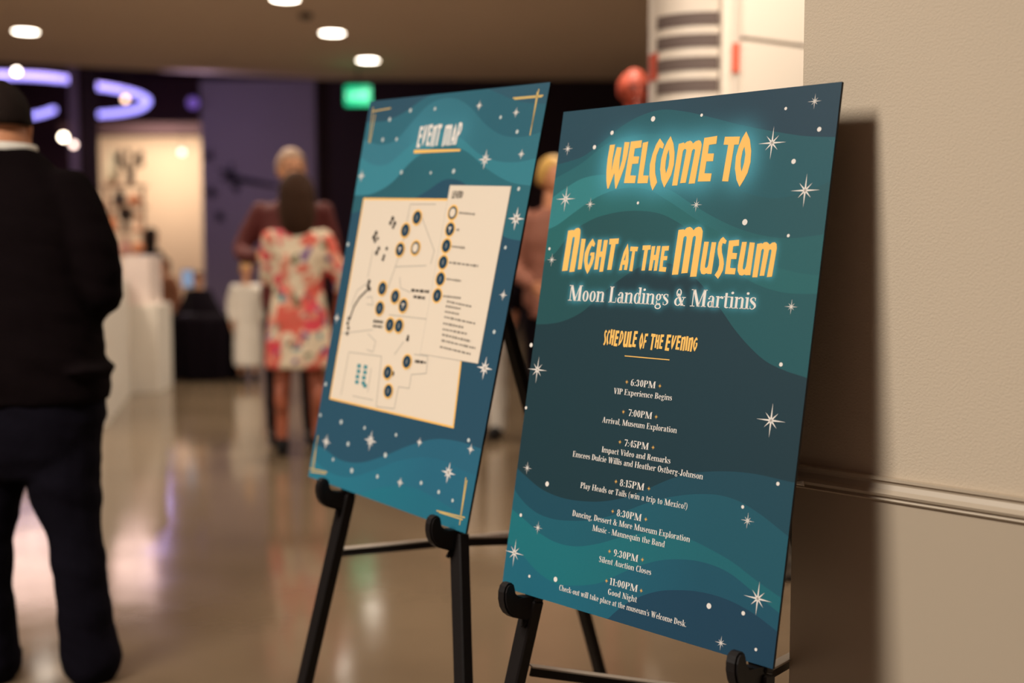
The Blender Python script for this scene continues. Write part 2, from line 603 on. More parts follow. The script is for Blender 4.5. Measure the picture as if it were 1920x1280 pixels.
TITLE2 = [
    ('N', A3, [(255, 222), (340, 208), (360, 215), (400, 178), (450, 170), (478, 195), (480, 260), (468, 380), (368, 975), (275, 985), (372, 380), (375, 345), (355, 332), (335, 355), (330, 390), (240, 958), (140, 965)], []),
    ('I', A3, [(500, 370), (578, 375), (498, 930), (430, 938)], []),
    ('G', A3, [(708, 368), (755, 460), (732, 520), (690, 495), (650, 580), (620, 700), (612, 800), (625, 862), (655, 800), (682, 685), (655, 675), (670, 625), (742, 620), (735, 730), (700, 840), (655, 935), (608, 1020), (565, 920), (548, 780), (560, 640), (600, 530), (650, 440)], []),
    ('H', A3, [(805, 388), (880, 385), (848, 605), (885, 605), (915, 395), (988, 392), (898, 975), (828, 980), (868, 705), (832, 705), (800, 935), (730, 940)], []),
    ('T', A3, [(1018, 372), (1192, 362), (1180, 462), (1130, 468), (1052, 942), (975, 945), (1048, 475), (1008, 475)], []),
    ('A', A3, [(1355, 460), (1372, 600), (1368, 780), (1340, 945), (1282, 945), (1298, 850), (1255, 850), (1245, 950), (1192, 955), (1230, 790), (1280, 610)], [[(1325, 640), (1308, 765), (1282, 765)]]),
    ('T', A3, [(1405, 512), (1548, 520), (1530, 602), (1490, 600), (1440, 970), (1378, 965), (1438, 600), (1395, 598)], []),
    ('T', A4, [(548, 495), (697, 488), (690, 570), (645, 575), (585, 955), (522, 958), (578, 578), (542, 578)], []),
    ('H', A4, [(715, 508), (782, 505), (755, 668), (785, 668), (812, 505), (878, 502), (808, 958), (750, 962), (778, 765), (748, 765), (712, 958), (655, 955)], []),
    ('E', A4, [(905, 508), (1035, 500), (1025, 585), (955, 592), (938, 690), (1005, 688), (995, 765), (928, 768), (915, 890), (985, 895), (970, 980), (845, 972)], []),
    ('M', A4, [(1208, 208), (1305, 195), (1315, 212), (1360, 165), (1420, 150), (1460, 175), (1485, 215), (1525, 168), (1578, 148), (1628, 160), (1656, 230), (1648, 330), (1538, 1068), (1420, 1072), (1528, 350), (1523, 322), (1498, 318), (1473, 350), (1375, 1000), (1258, 1010), (1360, 350), (1350, 322), (1325, 325), (1303, 350), (1200, 1030), (1085, 1035)], []),
    ('U', A5, [(305, 425), (392, 425), (318, 880), (325, 908), (350, 905), (372, 870), (442, 432), (528, 435), (438, 1020), (362, 1018), (352, 1005), (300, 1028), (250, 1015), (228, 940), (240, 820)], []),
    ('S', A5, [(655, 335), (720, 408), (695, 468), (645, 450), (628, 520), (632, 620), (660, 740), (668, 840), (650, 950), (605, 1040), (558, 1110), (495, 1040), (555, 950), (580, 850), (580, 760), (555, 660), (548, 560), (570, 440), (610, 370)], []),
    ('E', A5, [(762, 405), (950, 388), (945, 498), (840, 510), (825, 630), (912, 635), (898, 745), (800, 745), (782, 908), (888, 915), (870, 1028), (685, 1020)], []),
    ('U', A5, [(1002, 430), (1092, 428), (1015, 900), (1025, 935), (1050, 935), (1075, 880), (1145, 435), (1240, 445), (1155, 1042), (1065, 1042), (1050, 1030), (1000, 1050), (950, 1035), (920, 960), (925, 860)], []),
    ('M', A5, [(1282, 465), (1365, 450), (1375, 465), (1410, 435), (1460, 430), (1495, 455), (1510, 478), (1560, 440), (1610, 435), (1640, 465), (1645, 540), (1555, 1070), (1460, 1078), (1545, 600), (1540, 570), (1520, 565), (1500, 590), (1410, 1052), (1325, 1055), (1405, 590), (1400, 560), (1380, 558), (1360, 590), (1285, 1080), (1190, 1082)], []),
]


def traced(entry):
    ch, A, outer, holes = entry
    return ([uv(SIGN_R, *p) for p in Z(*A, outer)], [[uv(SIGN_R, *p) for p in Z(*A, h)] for h in holes])


RETRO = {}


def norm_glyph(ch, shape):
    o, hs = shape
    x0, x1 = min(p[0] for p in o), max(p[0] for p in o)
    y0, y1 = min(p[1] for p in o), max(p[1] for p in o)
    hgt = y1 - y0
    f = lambda l: [((p[0] - x0) / hgt, (p[1] - y0) / hgt) for p in l]
    return (f(o), [f(h) for h in hs], (x1 - x0) / hgt)


for e in TITLE + TITLE2:
    if e[0] not in RETRO:
        RETRO[e[0]] = norm_glyph(e[0], traced(e))
RETRO['N'] = norm_glyph('N', traced(TITLE2[0]))
SL = 0.20
q = lambda pts: [(x + SL * y * 0.45, y) for x, y in pts]
RETRO['D'] = (q([(0.02, 0.08), (0.02, 0.95), (0.2, 0.97), (0.33, 0.8), (0.37, 0.55), (0.30, 0.3), (0.16, 0.1), (0.0, 0.0)]), [q([(0.14, 0.28), (0.14, 0.78), (0.21, 0.78), (0.24, 0.6), (0.22, 0.42)])], 0.45)
RETRO['F'] = (q([(0.0, 0.0), (0.13, 0.0), (0.13, 0.4), (0.27, 0.4), (0.27, 0.56), (0.13, 0.56), (0.13, 0.82), (0.33, 0.82), (0.33, 1.0), (0.0, 0.98)]), [], 0.40)
RETRO['V'] = (q([(0.0, 1.0), (0.14, 1.0), (0.17, 0.4), (0.27, 1.0), (0.40, 1.0), (0.29, 0.4), (0.16, 0.0), (0.06, 0.25), (0.0, 0.6)]), [], 0.46)
RETRO['P'] = (q([(0.0, 0.0), (0.14, 0.0), (0.14, 0.38), (0.28, 0.46), (0.37, 0.68), (0.32, 0.93), (0.16, 1.0), (0.0, 0.97)]), [q([(0.14, 0.55), (0.14, 0.82), (0.21, 0.82), (0.24, 0.7), (0.21, 0.58)])], 0.42)


def retro_word(word, u0, u1, v0, v1, gap=0.05, big=(), jitter=0.03):
    """lay a word between u0..u1, baseline v0, cap top v1"""
    hts = [1.14 if i in big else 1.0 for i in range(len(word))]
    tot = sum(RETRO[c][2] * h for c, h in zip(word, hts)) + gap * (len(word) - 1)
    H_ = v1 - v0
    sx = (u1 - u0) / tot
    out, x = [], u0
    for i, (c, h) in enumerate(zip(word, hts)):
        o, hs, w_ = RETRO[c]
        dy = (((i * 37) % 5) - 2) * jitter * H_ * 0.5
        f = lambda l: [(x + p[0] * h * sx, v0 + dy + (p[1] * h - (h - 1) * 0.5) * H_) for p in l]
        out.append((f(o), [f(k) for k in hs]))
        x += (w_ * h + gap) * sx
    return out


# ---------------- condensed didone serif, drawn from stems, bowls and hairlines
XH = 0.66


def r_(x0, y0, x1, y1):
    return [(x0, y0), (x1, y0), (x1, y1), (x0, y1)]


def dg_(x0, y0, x1, y1, w_):
    return [(x0, y0), (x0 + w_, y0), (x1 + w_, y1), (x1, y1)]


def ring(cx, cy, rx, ry, tx, ty, a0=0, a1=360, n=None):
    n = n or max(5, int(abs(a1 - a0) / 18))
    out = []
    for k in range(n):
        a, b_ = (math.radians(a0 + (a1 - a0) * (k + i) / n) for i in (0, 1))
        out.append([(cx + rx * math.cos(a), cy + ry * math.sin(a)), (cx + rx * math.cos(b_), cy + ry * math.sin(b_)),
                    (cx + (rx - tx) * math.cos(b_), cy + (ry - ty) * math.sin(b_)), (cx + (rx - tx) * math.cos(a), cy + (ry - ty) * math.sin(a))])
    return out


def ball(cx, cy, rr, ry=None):
    ry = ry or rr
    return [[(cx + rr * math.cos(k * PI / 5), cy + ry * math.sin(k * PI / 5)) for k in range(10)]]


def stroke(pts, ws, n=4):
    P = smooth_path([(x, y, w_) for (x, y), w_ in zip(pts, ws)], n)
    L, Rr = [], []
    for i, p in enumerate(P):
        a, b_ = P[max(i - 1, 0)], P[min(i + 1, len(P) - 1)]
        d = Vector((b_.x - a.x, b_.y - a.y)).normalized()
        L.append((p.x - d.y * p.z / 2, p.y + d.x * p.z / 2))
        Rr.append((p.x + d.y * p.z / 2, p.y - d.x * p.z / 2))
    return [[L[i], L[i + 1], Rr[i + 1], Rr[i]] for i in range(len(P) - 1)]


HL, SO = 0.045, 0.055


def stem(x, y0, y1, w_=0.12, top='f', bot='s'):
    out = [r_(x, y0, x + w_, y1)]
    if bot == 's':
        out.append(r_(x - SO, y0, x + w_ + SO, y0 + HL))
    if top == 's':
        out.append(r_(x - SO, y1 - HL, x + w_ + SO, y1))
    if top == 'f':
        out.append([(x - SO, y1 - HL - 0.01), (x, y1 - HL - 0.02), (x, y1), (x - SO, y1 - 0.01)])
    return out


def s_shape(H_, w_, k=1.0):
    pts = [(.30, .80), (.26, .95), (.17, .985), (.07, .90), (.06, .73), (.17, .56), (.28, .40), (.31, .21), (.21, .03), (.10, .03), (.04, .20)]
    ws = [.03, .045, .04, .08, .11, .15, .13, .09, .045, .04, .03]
    return stroke([(x * w_ / .36, y * H_) for x, y in pts], [v_ * k for v_ in ws]) + [r_(.285 * w_ / .36, H_ * .72, .32 * w_ / .36, H_ * .98), r_(.03 * w_ / .36, H_ * .02, .065 * w_ / .36, H_ * .28)]


G = {}
G['i'] = (.25, stem(.06, 0, XH) + ball(.12, .87, .075))
G['l'] = (.25, stem(.06, 0, 1.0))
_arch = lambda cx: ring(cx, XH - .15, .155, .15, .115, .05, 0, 165)
G['n'] = (.55, stem(.06, 0, XH) + _arch(.325) + stem(.36, 0, XH - .14, top=None))
G['h'] = (.55, stem(.06, 0, 1.0) + _arch(.325) + stem(.36, 0, XH - .14, top=None))
G['m'] = (.84, stem(.06, 0, XH) + _arch(.325) + stem(.36, 0, XH - .14, top=None) + _arch(.62) + stem(.655, 0, XH - .14, top=None))
G['u'] = (.55, stem(.06, .14, XH, bot=None) + ring(.215, .15, .155, .15, .115, .05, 180, 350) + stem(.36, 0, XH, bot=None) + [r_(.36, 0, .53, HL)])
G['o'] = (.46, ring(.23, XH / 2, .195, XH / 2 + .012, .115, .045))
G['c'] = (.41, ring(.22, XH / 2, .185, XH / 2 + .012, .115, .045, 50, 315) + ball(.32, XH - .14, .06))
G['e'] = (.43, ring(.22, XH / 2, .185, XH / 2 + .012, .115, .045, 0, 318) + [r_(.08, XH / 2 - .01, .40, XH / 2 + .04)])
G['a'] = (.46, ring(.19, .18, .155, .19, .10, .045) + [r_(.26, .03, .38, XH - .15), r_(.38, 0, .44, HL)] + [r_(.29, 0, .40, .08)] + ring(.225, XH - .16, .155, .17, .115, .045, 0, 150) + ball(.11, XH - .16, .055))
G['b'] = (.50, stem(.06, 0, 1.0, bot=None) + ring(.265, XH / 2, .195, XH / 2 + .012, .115, .045, -160, 160))
G['d'] = (.50, ring(.225, XH / 2, .19, XH / 2 + .012, .115, .045, 20, 340) + stem(.31, 0, 1.0, bot=None) + [r_(.31, 0, .49, HL)])
G['p'] = (.50, stem(.06, -.28, XH) + ring(.265, XH / 2, .195, XH / 2 + .012, .115, .045, -160, 160))
G['q'] = (.50, ring(.225, XH / 2, .19, XH / 2 + .012, .115, .045, 20, 340) + stem(.31, -.28, XH, top=None))
G['g'] = (.45, ring(.19, XH - .2, .155, .205, .10, .045) + ball(.38, XH - .05, .05) + [r_(.08, .05, .13, .26), r_(.10, .03, .33, .10)] + ring(.205, -.10, .185, .16, .07, .06))
G['k'] = (.52, stem(.06, 0, 1.0) + [dg_(.17, .24, .37, XH, .05), dg_(.34, 0, .2, .38, .135), r_(.28, 0, .52, HL), r_(.30, XH - HL, .50, XH)])
G['r'] = (.40, stem(.06, 0, XH) + ring(.30, XH - .15, .125, .15, .09, .05, 55, 165) + ball(.345, XH - .09, .065))
G['s'] = (.38, s_shape(XH, .33, .95))
G['t'] = (.34, [r_(.09, .09, .21, .86), r_(.01, XH - HL, .33, XH)] + ring(.215, .11, .125, .12, .11, .045, 180, 330))
G['v'] = (.47, [dg_(.17, 0, .05, XH, .125), dg_(.19, 0, .36, XH, .05), r_(.0, XH - HL, .22, XH), r_(.29, XH - HL, .47, XH)])
G['w'] = (.72, [dg_(.17, 0, .05, XH, .125), dg_(.19, 0, .31, XH, .05), dg_(.42, 0, .31, XH, .125), dg_(.44, 0, .60, XH, .05), r_(.0, XH - HL, .22, XH), r_(.53, XH - HL, .71, XH)])
G['x'] = (.48, [dg_(.28, 0, .05, XH, .13), dg_(.05, 0, .34, XH, .05), r_(.0, 0, .17, HL), r_(.24, 0, .47, HL), r_(.0, XH - HL, .22, XH), r_(.28, XH - HL, .45, XH)])
G['y'] = (.47, [dg_(.18, 0, .05, XH, .125), dg_(.11, -.22, .36, XH, .05), r_(.0, XH - HL, .22, XH), r_(.29, XH - HL, .47, XH)] + ball(.08, -.2, .06))
G['A'] = (.62, [dg_(.05, 0, .26, 1, .05), dg_(.38, 0, .22, 1, .145), r_(.12, .3, .46, .345), r_(.0, 0, .16, HL), r_(.33, 0, .60, HL)])
_st = lambda x, w_=.145, t='s', b_='s': stem(x, 0, 1.0, w_, t, b_)
G['B'] = (.56, _st(.07) + [r_(.2, .955, .3, 1), r_(.2, 0, .3, HL), r_(.2, .5, .3, .545)] + ring(.29, .755, .20, .245, .13, .045, -90, 90) + ring(.29, .265, .23, .265, .14, .045, -90, 90))
G['C'] = (.55, ring(.29, .5, .245, .512, .145, .045, 48, 312) + [r_(.45, .70, .48, .99), r_(.45, .02, .48, .26)])
G['D'] = (.60, _st(.07) + [r_(.2, .955, .26, 1), r_(.2, 0, .26, HL)] + ring(.25, .5, .31, .5, .15, .045, -90, 90))
G['E'] = (.54, _st(.07) + [r_(.2, .955, .48, 1), r_(.2, 0, .50, HL), r_(.2, .48, .37, .525), r_(.45, .74, .48, 1), r_(.47, 0, .50, .28), r_(.36, .38, .39, .63)])
G['G'] = (.62, ring(.29, .5, .245, .512, .145, .045, 48, 318) + [r_(.45, .70, .48, .99), r_(.38, .03, .52, .42), r_(.31, .39, .58, .435)])
G['H'] = (.70, _st(.07) + _st(.48) + [r_(.2, .48, .5, .525)])
G['I'] = (.29, _st(.07))
G['J'] = (.42, stem(.18, .12, 1.0, .145, 's', None) + ring(.165, .14, .16, .155, .13, .045, 180, 360) + ball(.09, .2, .075))
G['L'] = (.51, _st(.07) + [r_(.2, 0, .47, HL), r_(.44, 0, .47, .32)])
G['M'] = (.90, [r_(.10, 0, .15, 1), r_(.0, 0, .25, HL), r_(.0, .955, .22, 1), dg_(.38, 0, .08, 1, .155), dg_(.42, 0, .68, 1, .05)] + [r_(.66, 0, .81, 1), r_(.60, 0, .87, HL), r_(.68, .955, .87, 1)])
G['N'] = (.70, [r_(.10, 0, .15, 1), r_(.0, 0, .25, HL), dg_(.44, 0, .04, 1, .16), r_(.54, 0, .59, 1), r_(.0, .955, .2, 1), r_(.44, .955, .69, 1)])
G['O'] = (.60, ring(.30, .5, .265, .512, .15, .045))
G['P'] = (.55, _st(.07) + [r_(.2, .955, .28, 1), r_(.2, .46, .28, .505)] + ring(.27, .73, .24, .27, .14, .045, -90, 90))
G['R'] = (.60, _st(.07) + [r_(.2, .955, .28, 1), r_(.2, .46, .28, .505)] + ring(.27, .73, .22, .27, .14, .045, -90, 90) + [dg_(.40, 0, .25, .5, .14), r_(.40, 0, .58, HL)])
G['S'] = (.47, s_shape(1.0, .40, 1.1))
G['T'] = (.54, _st(.195, .145, 't', 's') + [r_(.02, .955, .52, 1), r_(.02, .72, .05, 1), r_(.49, .72, .52, 1)])
G['V'] = (.60, [dg_(.24, 0, .06, 1, .145), dg_(.27, 0, .48, 1, .05), r_(.0, .955, .26, 1), r_(.40, .955, .60, 1)])
G['W'] = (.90, [dg_(.21, 0, .06, 1, .145), dg_(.24, 0, .40, 1, .05), dg_(.53, 0, .38, 1, .145), dg_(.56, 0, .77, 1, .05), r_(.0, .955, .26, 1), r_(.69, .955, .89, 1)])
G['0'] = (.46, ring(.23, .5, .19, .51, .125, .045))
G['1'] = (.34, stem(.12, 0, 1.0, .13, None, 's') + [[(.02, .84), (.12, .88), (.12, 1.0), (.02, .88)]])
G['3'] = (.44, ring(.19, .745, .17, .25, .125, .045, -80, 150) + ring(.19, .27, .19, .28, .13, .045, -150, 90) + ball(.09, .8, .065) + ball(.09, .2, .07))
G['4'] = (.46, [r_(.25, 0, .37, 1), r_(.18, 0, .43, HL), r_(.02, .25, .45, .295), dg_(.02, .27, .27, 1, .05)])
G['5'] = (.44, [r_(.06, .50, .10, 1), r_(.06, .88, .38, 1)] + ring(.19, .30, .20, .31, .13, .045, -150, 120) + ball(.09, .2, .07))
G['6'] = (.45, ring(.225, .30, .19, .31, .125, .045) + stroke([(.10, .32), (.11, .65), (.2, .9), (.36, .98)], [.12, .11, .07, .035]))
G['7'] = (.43, [r_(.03, .87, .40, 1), [(.12, 0), (.26, 0), (.40, .88), (.34, .88)]])
G['8'] = (.45, ring(.22, .75, .16, .25, .10, .045) + ring(.22, .27, .19, .28, .115, .045))
G['9'] = (.45, ring(.22, .70, .19, .31, .125, .045) + stroke([(.34, .68), (.33, .35), (.24, .1), (.08, .02)], [.12, .11, .07, .035]))
G[':'] = (.22, ball(.11, .55, .065) + ball(.11, .08, .065))
G['.'] = (.20, ball(.09, .06, .06))
G[','] = (.20, ball(.09, .06, .06) + [[(.07, .02), (.15, .04), (.08, -.16), (.05, -.14)]])
G['-'] = (.30, [r_(.04, .27, .26, .34)])
G["'"] = (.18, [[(.05, 1.0), (.14, 1.0), (.11, .74), (.06, .72)]])
G['!'] = (.24, ball(.11, .06, .06) + [[(.05, 1.0), (.18, 1.0), (.13, .22), (.10, .22)]])
G['('] = (.28, stroke([(.24, 1.03), (.10, .75), (.08, .40), (.12, .05), (.24, -.2)], [.03, .07, .09, .07, .03]))
G[')'] = (.28, stroke([(.04, 1.03), (.18, .75), (.20, .40), (.16, .05), (.04, -.2)], [.03, .07, .09, .07, .03]))
G['&'] = (.68, ring(.25, .76, .15, .24, .07, .045) + ring(.24, .24, .21, .25, .12, .045, 80, 330) + [dg_(.44, 0, .13, .72, .15), r_(.40, 0, .66, HL), dg_(.43, .12, .54, .5, .05), r_(.44, .48, .66, .525)])
G[' '] = (.26, [])


def serif_line(S, text, p0, p1, cap_px):
    """text between two photo baseline points; returns shapes in sign metres"""
    (u0, v0), (u1, v1) = uv(S, *p0), uv(S, *p1)
    vb = (v0 + v1) / 2
    ut, vt = uv(S, p0[0] + cap_px * 0.12, p0[1] - cap_px)
    H_ = vt - v0
    tot = sum(G[c][0] for c in text) - 0.04
    sx = (u1 - u0) / tot
    out, x = [], u0
    for c in text:
        adv, polys = G[c]
        for p in polys:
            out.append(([(x + a * sx, v0 + (vb - v0) + b_ * H_) for a, b_ in p], []))
        x += adv * sx
    return out


def star_shape(cu, cv, R, n=8, thin=0.055, diag=0.62):
    shapes = []
    for k in range(n):
        a = k * 2 * PI / n + PI / 2
        L = R if k % 2 == 0 else R * diag
        w_ = R * thin
        c, s = math.cos(a), math.sin(a)
        shapes.append(([(cu - c * w_, cv - s * w_), (cu - s * w_ + c * w_, cv + c * w_ + s * w_), (cu + c * L, cv + s * L), (cu + s * w_ + c * w_, cv - c * w_ + s * w_)], []))
    return shapes


def dot_shape(cu, cv, R, n=14):
    return ([(cu + R * math.cos(2 * PI * k / n), cv + R * math.sin(2 * PI * k / n)) for k in range(n)], [])


def wave_face(name, S, curves, colors, parent, glow_fn=None, ncol=150, z=0.0003, glow_color=(0.1, 0.35, 0.38), m=None):
    """painter's layers: layer k covers everything below curve k; every band is its own strip of faces"""
    us = np.linspace(0, SW, ncol + 1)
    C = [np.full(ncol + 1, SH)]
    for c in curves:
        pts = sorted(c)
        xs = np.array([p[0] for p in pts])
        ys = np.array([p[1] for p in pts])
        dense = np.linspace(xs[0], xs[-1], 400)
        # cubic through the points (monotone parameter)
        out = np.empty_like(dense)
        d = np.gradient(ys, xs)
        idx = np.clip(np.searchsorted(xs, dense, side='right') - 1, 0, len(xs) - 2)
        h = xs[idx + 1] - xs[idx]
        t = (dense - xs[idx]) / h
        out = ((2 * t ** 3 - 3 * t ** 2 + 1) * ys[idx] + (t ** 3 - 2 * t ** 2 + t) * h * d[idx] + (-2 * t ** 3 + 3 * t ** 2) * ys[idx + 1] + (t ** 3 - t ** 2) * h * d[idx + 1])
        C.append(np.interp(us, dense, out))
    C = np.clip(np.array(C), 0, SH)
    vs_uv, cols, k_ids = [], [], []
    nl = len(C)
    step = 0.0045
    for j in range(ncol):
        for k in range(nl):
            tL, tR = C[k, j], C[k, j + 1]
            bL = C[k + 1:, j].max() if k + 1 < nl else 0.0
            bR = C[k + 1:, j + 1].max() if k + 1 < nl else 0.0
            if tL <= bL and tR <= bR:
                continue
            tL, tR = max(tL, bL), max(tR, bR)
            n = max(1, int(max(tL - bL, tR - bR) / step))
            for i in range(n):
                a, b_ = i / n, (i + 1) / n
                for (u_, v_) in ((us[j], bL + (tL - bL) * a), (us[j + 1], bR + (tR - bR) * a), (us[j + 1], bR + (tR - bR) * b_), (us[j], bL + (tL - bL) * b_)):
                    vs_uv.append((u_, v_))
                    k_ids.append(k)
    vs_uv = np.array(vs_uv)
    k_ids = np.array(k_ids)
    cl = np.array([srgb(c[0]) for c in colors])
    cr2 = np.array([srgb(c[-1]) for c in colors])
    s = (vs_uv[:, 0] / SW)[:, None]
    s = np.clip((s - 0.25) / 0.5, 0, 1)
    col_ = cl[k_ids] * (1 - s) + cr2[k_ids] * s
    if glow_fn is not None:
        g = glow_fn(vs_uv)[:, None]
        col_ = col_ * (1 - g) + np.array(glow_color)[None] * g
    me = bpy.data.meshes.new(name)
    nv = len(vs_uv)
    co = np.array([place(S, u_, v_, z) for u_, v_ in vs_uv])
    me.from_pydata(co.tolist(), [], np.arange(nv).reshape(-1, 4).tolist())
    ca = me.color_attributes.new('print', 'FLOAT_COLOR', 'POINT')
    ca.data.foreach_set('color', np.concatenate([col_ * PRINT_GAIN[None], np.ones((nv, 1))], 1).astype(np.float32).ravel())
    me.materials.append(m)
    o = bpy.data.objects.new(name, me)
    COL.objects.link(o)
    o.parent = parent
    return o


PRINT_GAIN = np.array([0.50, 0.80, 0.92])
M_PRINT = vcol_mat('printed poster ink', 0.55)
M_GOLD = mat('printed warm yellow ink', srgb((248, 196, 106)), 0.6, spec=0.2)
M_INKWHITE = mat('printed off-white ink', srgb((232, 226, 220)), 0.6, spec=0.2)
M_INKGREY = mat('printed pale grey ink', srgb((190, 200, 200)), 0.6, spec=0.2)
M_PAPER = mat('printed cream panel', srgb((228, 214, 196)), 0.6, spec=0.2)
M_NAVY = mat('printed navy ink', srgb((28, 62, 84)), 0.6, spec=0.2)
M_DARKINK = mat('printed dark ink', srgb((55, 50, 48)), 0.6, spec=0.2)
M_LINE = mat('printed thin grey ink', srgb((175, 170, 160)), 0.6, spec=0.2)
M_TEALINK = mat('printed teal ink', srgb((60, 140, 150)), 0.6, spec=0.2)


def board_panel(S, parent):
    bm = bmesh.new()
    f = [bm.verts.new(place(S, a, b_, 0.0)) for a, b_ in ((0, 0), (SW, 0), (SW, SH), (0, SH))]
    k = [bm.verts.new(place(S, a, b_, -0.005)) for a, b_ in ((0, 0), (SW, 0), (SW, SH), (0, SH))]
    bm.faces.new(f)
    bm.faces.new(k[::-1])
    for i in range(4):
        bm.faces.new((f[i], k[i], k[(i + 1) % 4], f[(i + 1) % 4]))
    return obj('foam_panel', bm, M_BLACKEDGE, parent)


# ---------------------------------------------------------------- welcome sign
sr = empty('welcome_sign', matrix=SIGN_R['M'])
tag(sr, 'large teal welcome poster board with yellow night-event title and evening schedule, on the right easel', 'sign')
board_panel(SIGN_R, sr)
zz = (1020, 150, 2.7241)
z2 = (980, 580, 3.4286)
z3 = (900, 860, 3.0)


def CV(S, A, pts):
    return [uv(S, *p) for p in Z(*A, pts)]


R_CURVES = [
    CV(SIGN_R, zz, [(20, 440), (50, 435), (130, 415), (200, 390), (300, 315), (400, 235), (500, 180), (600, 152), (700, 158), (850, 190), (1000, 228), (1200, 267), (1320, 285), (1500, 292)]),
    CV(SIGN_R, zz, [(0, 530), (100, 480), (200, 420), (300, 340), (400, 295), (520, 275), (640, 285), (760, 340), (860, 420), (940, 500), (1000, 560), (1080, 590), (1200, 603), (1320, 575), (1480, 510)]),
    CV(SIGN_R, zz, [(-10, 640), (100, 560), (180, 510), (280, 485), (420, 500), (560, 535), (650, 565), (750, 630), (850, 690), (950, 740), (1080, 785), (1230, 807), (1460, 785)]),
    CV(SIGN_R, zz, [(-20, 775), (60, 745), (150, 680), (250, 610), (350, 565), (430, 550), (530, 560), (640, 620), (760, 700), (950, 812), (1100, 915), (1190, 955), (1380, 995), (1430, 998)]),
    CV(SIGN_R, zz, [(-30, 950), (60, 880), (130, 790), (230, 720), (350, 680), (480, 668), (600, 685), (720, 750), (850, 860), (960, 965), (1060, 1030), (1200, 1080), (1360, 1092), (1420, 1090)]),
    CV(SIGN_R, zz, [(-60, 1245), (0, 1247), (100, 1230), (200, 1180), (300, 1090), (400, 1010), (500, 950), (570, 930), (650, 940), (750, 990), (850, 1100), (910, 1180)]) + CV(SIGN_R, z2, [(1350, 110), (1450, 230), (1560, 330), (1680, 390), (1830, 440)]),
    CV(SIGN_R, z3, [(160, 5), (250, 90), (340, 165), (450, 215), (580, 238), (700, 238), (820, 215), (950, 165), (1080, 110), (1200, 80), (1350, 70), (1500, 78), (1760, 132)]),
    CV(SIGN_R, z3, [(155, 100), (220, 210), (300, 290), (400, 335), (520, 348), (650, 340), (800, 300), (950, 245), (1100, 210), (1230, 198), (1350, 205), (1450, 235), (1560, 300), (1740, 440)]),
    CV(SIGN_R, z3, [(140, 250), (250, 340), (340, 420), (430, 470), (540, 492), (650, 480), (800, 440), (950, 415), (1100, 425), (1200, 460), (1300, 510), (1420, 580), (1550, 680), (1720, 800)]),
    CV(SIGN_R, z3, [(120, 440), (230, 530), (330, 640), (430, 700), (550, 712), (680, 695), (800, 640), (900, 600), (1020, 570), (1130, 565), (1250, 580), (1400, 640), (1540, 750), (1700, 880)]),
    CV(SIGN_R, z3, [(640, 990), (725, 895), (800, 830), (900, 775), (1000, 745), (1120, 738), (1250, 750), (1400, 795), (1540, 870), (1690, 985)]),
]
# the last curve only exists on the right part: keep it under the board on the left
lc = R_CURVES[-1]
lc = [(0.0, -0.05), (lc[0][0] - 0.05, -0.05)] + lc
R_CURVES[-1] = lc
R_COLORS = [((52, 80, 92), (42, 68, 82)), ((48, 98, 104), (42, 96, 102)), ((56, 112, 114), (44, 92, 96)), ((70, 140, 138), (46, 104, 104)),
            ((52, 112, 108), (48, 110, 108)), ((46, 88, 88), (44, 96, 98)), ((38, 62, 68), (38, 62, 70)),
            ((40, 84, 98), (42, 80, 92)), ((42, 104, 116), (44, 96, 108)), ((40, 124, 128), (44, 112, 118)), ((42, 112, 128), (42, 92, 108)), ((40, 78, 98), (40, 72, 92))]
tt1 = [traced(e) for e in TITLE]
tt2 = [traced(e) for e in TITLE2]
moon = serif_line(SIGN_R, 'Moon Landings & Martinis', (1065.5, 562), (1417, 581.5), 29)


def dens(pl, n=3):
    out = []
    for o, h in pl:
        for i in range(len(o)):
            a, b_ = o[i], o[(i + 1) % len(o)]
            for k in range(n):
                out.append((a[0] + (b_[0] - a[0]) * k / n, a[1] + (b_[1] - a[1]) * k / n))
    return np.array(out)


def samples(pl, n, seed):
    """points spread evenly over the inked area"""
    T = []
    for o, hs in pl:
        loops = [o] + list(hs)
        flat = [p for l in loops for p in l]
        for t in tessellate_polygon([[Vector((p[0], p[1], 0)) for p in l] for l in loops]):
            T.append([flat[i] for i in t])
    T = np.array(T)
    a = np.abs((T[:, 1, 0] - T[:, 0, 0]) * (T[:, 2, 1] - T[:, 0, 1]) - (T[:, 1, 1] - T[:, 0, 1]) * (T[:, 2, 0] - T[:, 0, 0])) / 2
    rg = np.random.default_rng(seed)
    k = rg.choice(len(T), n, p=a / a.sum())
    r1, r2 = np.sqrt(rg.random(n)), rg.random(n)
    P = T[k, 0] * (1 - r1)[:, None] + T[k, 1] * (r1 * (1 - r2))[:, None] + T[k, 2] * (r1 * r2)[:, None]
    return P, a.sum()


GL = []
for pl, sig, gain, n in ((tt1, 0.021, 2.1, 1500), (tt2, 0.0052, 1.0, 3500), (moon, 0.0050, 1.1, 2500)):
    P_, A_ = samples(pl, n, 5)
    GL.append((P_, sig, gain * A_ / n))


def glow_r(P):
    keep = np.ones(len(P))
    for pts, sig, w_ in GL:
        lo, hi = pts.min(0) - 3.5 * sig, pts.max(0) + 3.5 * sig
        sel = np.where(((P > lo) & (P < hi)).all(1))[0]
        for i in range(0, len(sel), 3000):
            s_ = sel[i:i + 3000]
            d2 = ((P[s_][:, None] - pts[None]) ** 2).sum(2)
            den = (np.exp(-d2 / (2 * sig * sig)) / (2 * PI * sig * sig)).sum(1) * w_
            keep[s_] *= 1 - np.clip(den, 0, 0.95)
    return 1 - keep


